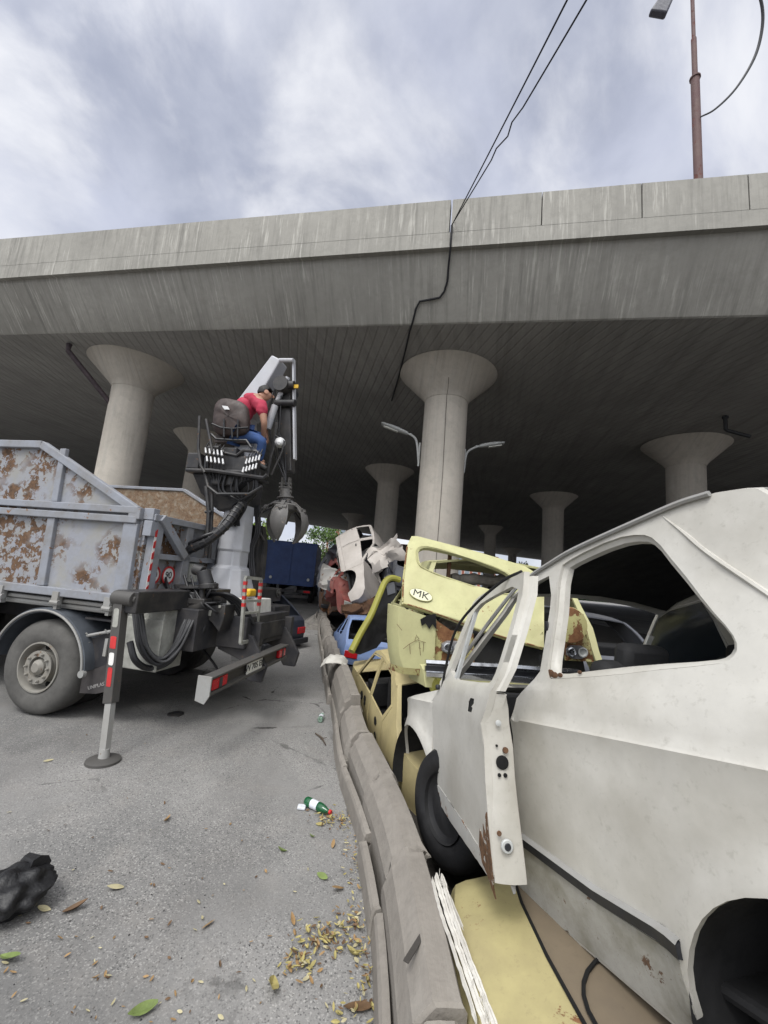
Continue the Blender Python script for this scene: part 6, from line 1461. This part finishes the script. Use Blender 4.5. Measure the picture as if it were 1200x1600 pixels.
# ---- leaves
def lmat(n, c): plain(n, c, .7, 0, .35, 25)
lmat('leaf_tan', (.27, .17, .075)); lmat('leaf_yellow', (.34, .29, .11)); lmat('leaf_green', (.15, .20, .06)); lmat('leaf_brown', (.12, .07, .035)); lmat('leaf_pale', (.40, .36, .22))
def leaf_into(m, p, L, rnd, lift=0):
    a = rnd.uniform(0, 2*PI); e = Euler((rnd.uniform(-.5, .5), rnd.uniform(-.35, .35), a)).to_matrix(); w = rnd.uniform(.28, .48); cu = rnd.uniform(-.25, .75); rows = []
    for i in range(6):
        u = i/5; ww = w*math.sin(PI*min(.98, u*.92+.06))**.8*.5
        rows.append([p+e @ (V(((u-.5), s*ww, cu*(abs(s)*.35*ww*4)+cu*(u-.5)**2*1.2))*L)+V((0, 0, lift)) for s in (-1, 0, 1)])
    m.grid(rows)
    zmn = min(v.z for v in m.v[-18:])
    if zmn < .005+lift*.5:
        for i in range(len(m.v)-18, len(m.v)): m.v[i].z += .006-zmn+lift*.5
rnd = random.Random(11)
named = [(14, 1502, .11, 'leaf_green', 'broad pale green leaf near the bottom left corner'), (222, 1583, .10, 'leaf_green', 'round green leaf at the bottom edge of the road'), (118, 1423, .10, 'leaf_brown', 'curled brown and green leaf right of the black bag'), (68, 1424, .06, 'leaf_pale', 'small pale yellow leaf beside the black bag'), (325, 1447, .07, 'leaf_tan', 'tan leaf alone in the middle of the near road'), (262, 1282, .07, 'leaf_tan', 'orange brown leaf alone on the road behind the dark patch'), (560, 1578, .12, 'leaf_brown', 'big brown leaf against the nearest barrier block'), (424, 1548, .11, 'leaf_yellow', 'yellow leaf below the big leaf litter patch'), (458, 1440, .07, 'leaf_tan', 'tan leaf left of the big leaf litter patch'), (549, 1492, .07, 'leaf_yellow', 'long yellow leaf right of the big leaf litter patch'), (440, 1332, .06, 'leaf_green', 'green leaf on the road left of the barrier'), (503, 1372, .08, 'leaf_green', 'green leaf near the barrier joint'), (528, 1392, .08, 'leaf_tan', 'wide tan leaf near the barrier joint'), (520, 1322, .06, 'leaf_tan', 'tan leaf beside the barrier below the bottle'), (180, 1390, .08, 'leaf_pale', 'pale straw leaf in the middle left of the road'), (75, 1190, .07, 'leaf_pale', 'pale leaf on the road left of the outrigger foot'), (500, 1290, .06, 'leaf_yellow', 'yellow leaf on the small litter patch by the bottle'), (487, 1309, .05, 'leaf_green', 'tiny green leaf below the bottle')]
for x, y, L, mt, lb in named:
    p = at_z(x, y, 0); m = MB(); leaf_into(m, V((0, 0, .006)), L, rnd); o = m.build('fallen_leaf', MATS[mt], merge=0); o.location = p; tag(o, lb, 'leaf', 'fallen leaves on the road')
def litter(name, label, spots, mats):
    for mt in mats: pass
    m = MB(); mats_ = [MATS[x] for x in mats]
    for x, y, sx, sy, n, L in spots:
        for _ in range(n):
            px, py = rnd.gauss(x, sx), rnd.gauss(y, sy); p = at_z(px, py, 0)
            if p.x > path_at(p.y)[0].x-.01: p.x = path_at(p.y)[0].x-.02-abs(rnd.gauss(0, .04))
            m.mat(rnd.randrange(len(mats))); leaf_into(m, p+V((0, 0, .006)), L*rnd.uniform(.4, 1.1), rnd, rnd.random()*.02)
    m.pad(); return tag(m.build(name, mats_, None, merge=0), label, 'leaf litter', kind='stuff')
litter('leaf_litter', 'drift of yellow and tan leaves along the foot of the barrier', [(508, 1468, 24, 13, 120, .036), (465, 1508, 15, 15, 55, .036), (545, 1450, 12, 12, 25, .034), (515, 1278, 15, 7, 70, .032), (530, 1290, 10, 7, 30, .034), (545, 1340, 7, 30, 22, .03), (556, 1400, 6, 40, 30, .03), (572, 1520, 8, 40, 45, .034), (555, 1590, 22, 12, 18, .04)], ['leaf_tan', 'leaf_yellow', 'leaf_yellow', 'leaf_pale', 'leaf_brown'])
m = MB()
for _ in range(110):
    px, py = rnd.uniform(-30, 560), 1600-abs(rnd.gauss(0, 220)); p = at_z(px, py, 0)
    if p.x < path_at(p.y)[0].x-.05: m.mat(rnd.randrange(3)); leaf_into(m, p+V((0, 0, .005)), rnd.uniform(.012, .03), rnd)
m.pad(); tag(m.build('leaf_crumbs', [MATS['leaf_brown'], MATS['leaf_pale'], MATS['leaf_tan']], None, merge=0), 'scattered tiny leaf crumbs over the near road', 'leaf litter', kind='stuff')
plain('stone', (.20, .19, .18), .9, 0, .5, 20)
m = MB()
for _ in range(420):
    px, py = rnd.uniform(-50, 575), 1600-abs(rnd.gauss(0, 260)); p = at_z(px, py, 0)
    if p.y > 12 or p.x > path_at(p.y)[0].x-.03: continue
    r = rnd.uniform(.0015, .0050); m.mat(0 if rnd.random() < .8 else 1); m.lathe([(r*.9, -.001), (r, r*.4), (r*.55, r*.9), (0, r)], 5, Matrix.Translation(p) @ Euler((rnd.uniform(-.4, .4), rnd.uniform(-.4, .4), rnd.uniform(0, 6))).to_matrix().to_4x4(), caps=False)
m.pad(); tag(m.build('grit', [MATS['stone'], MATS['dark_steel']], None, merge=0, smooth=False), 'loose grit scattered over the near asphalt', 'grit', kind='stuff')
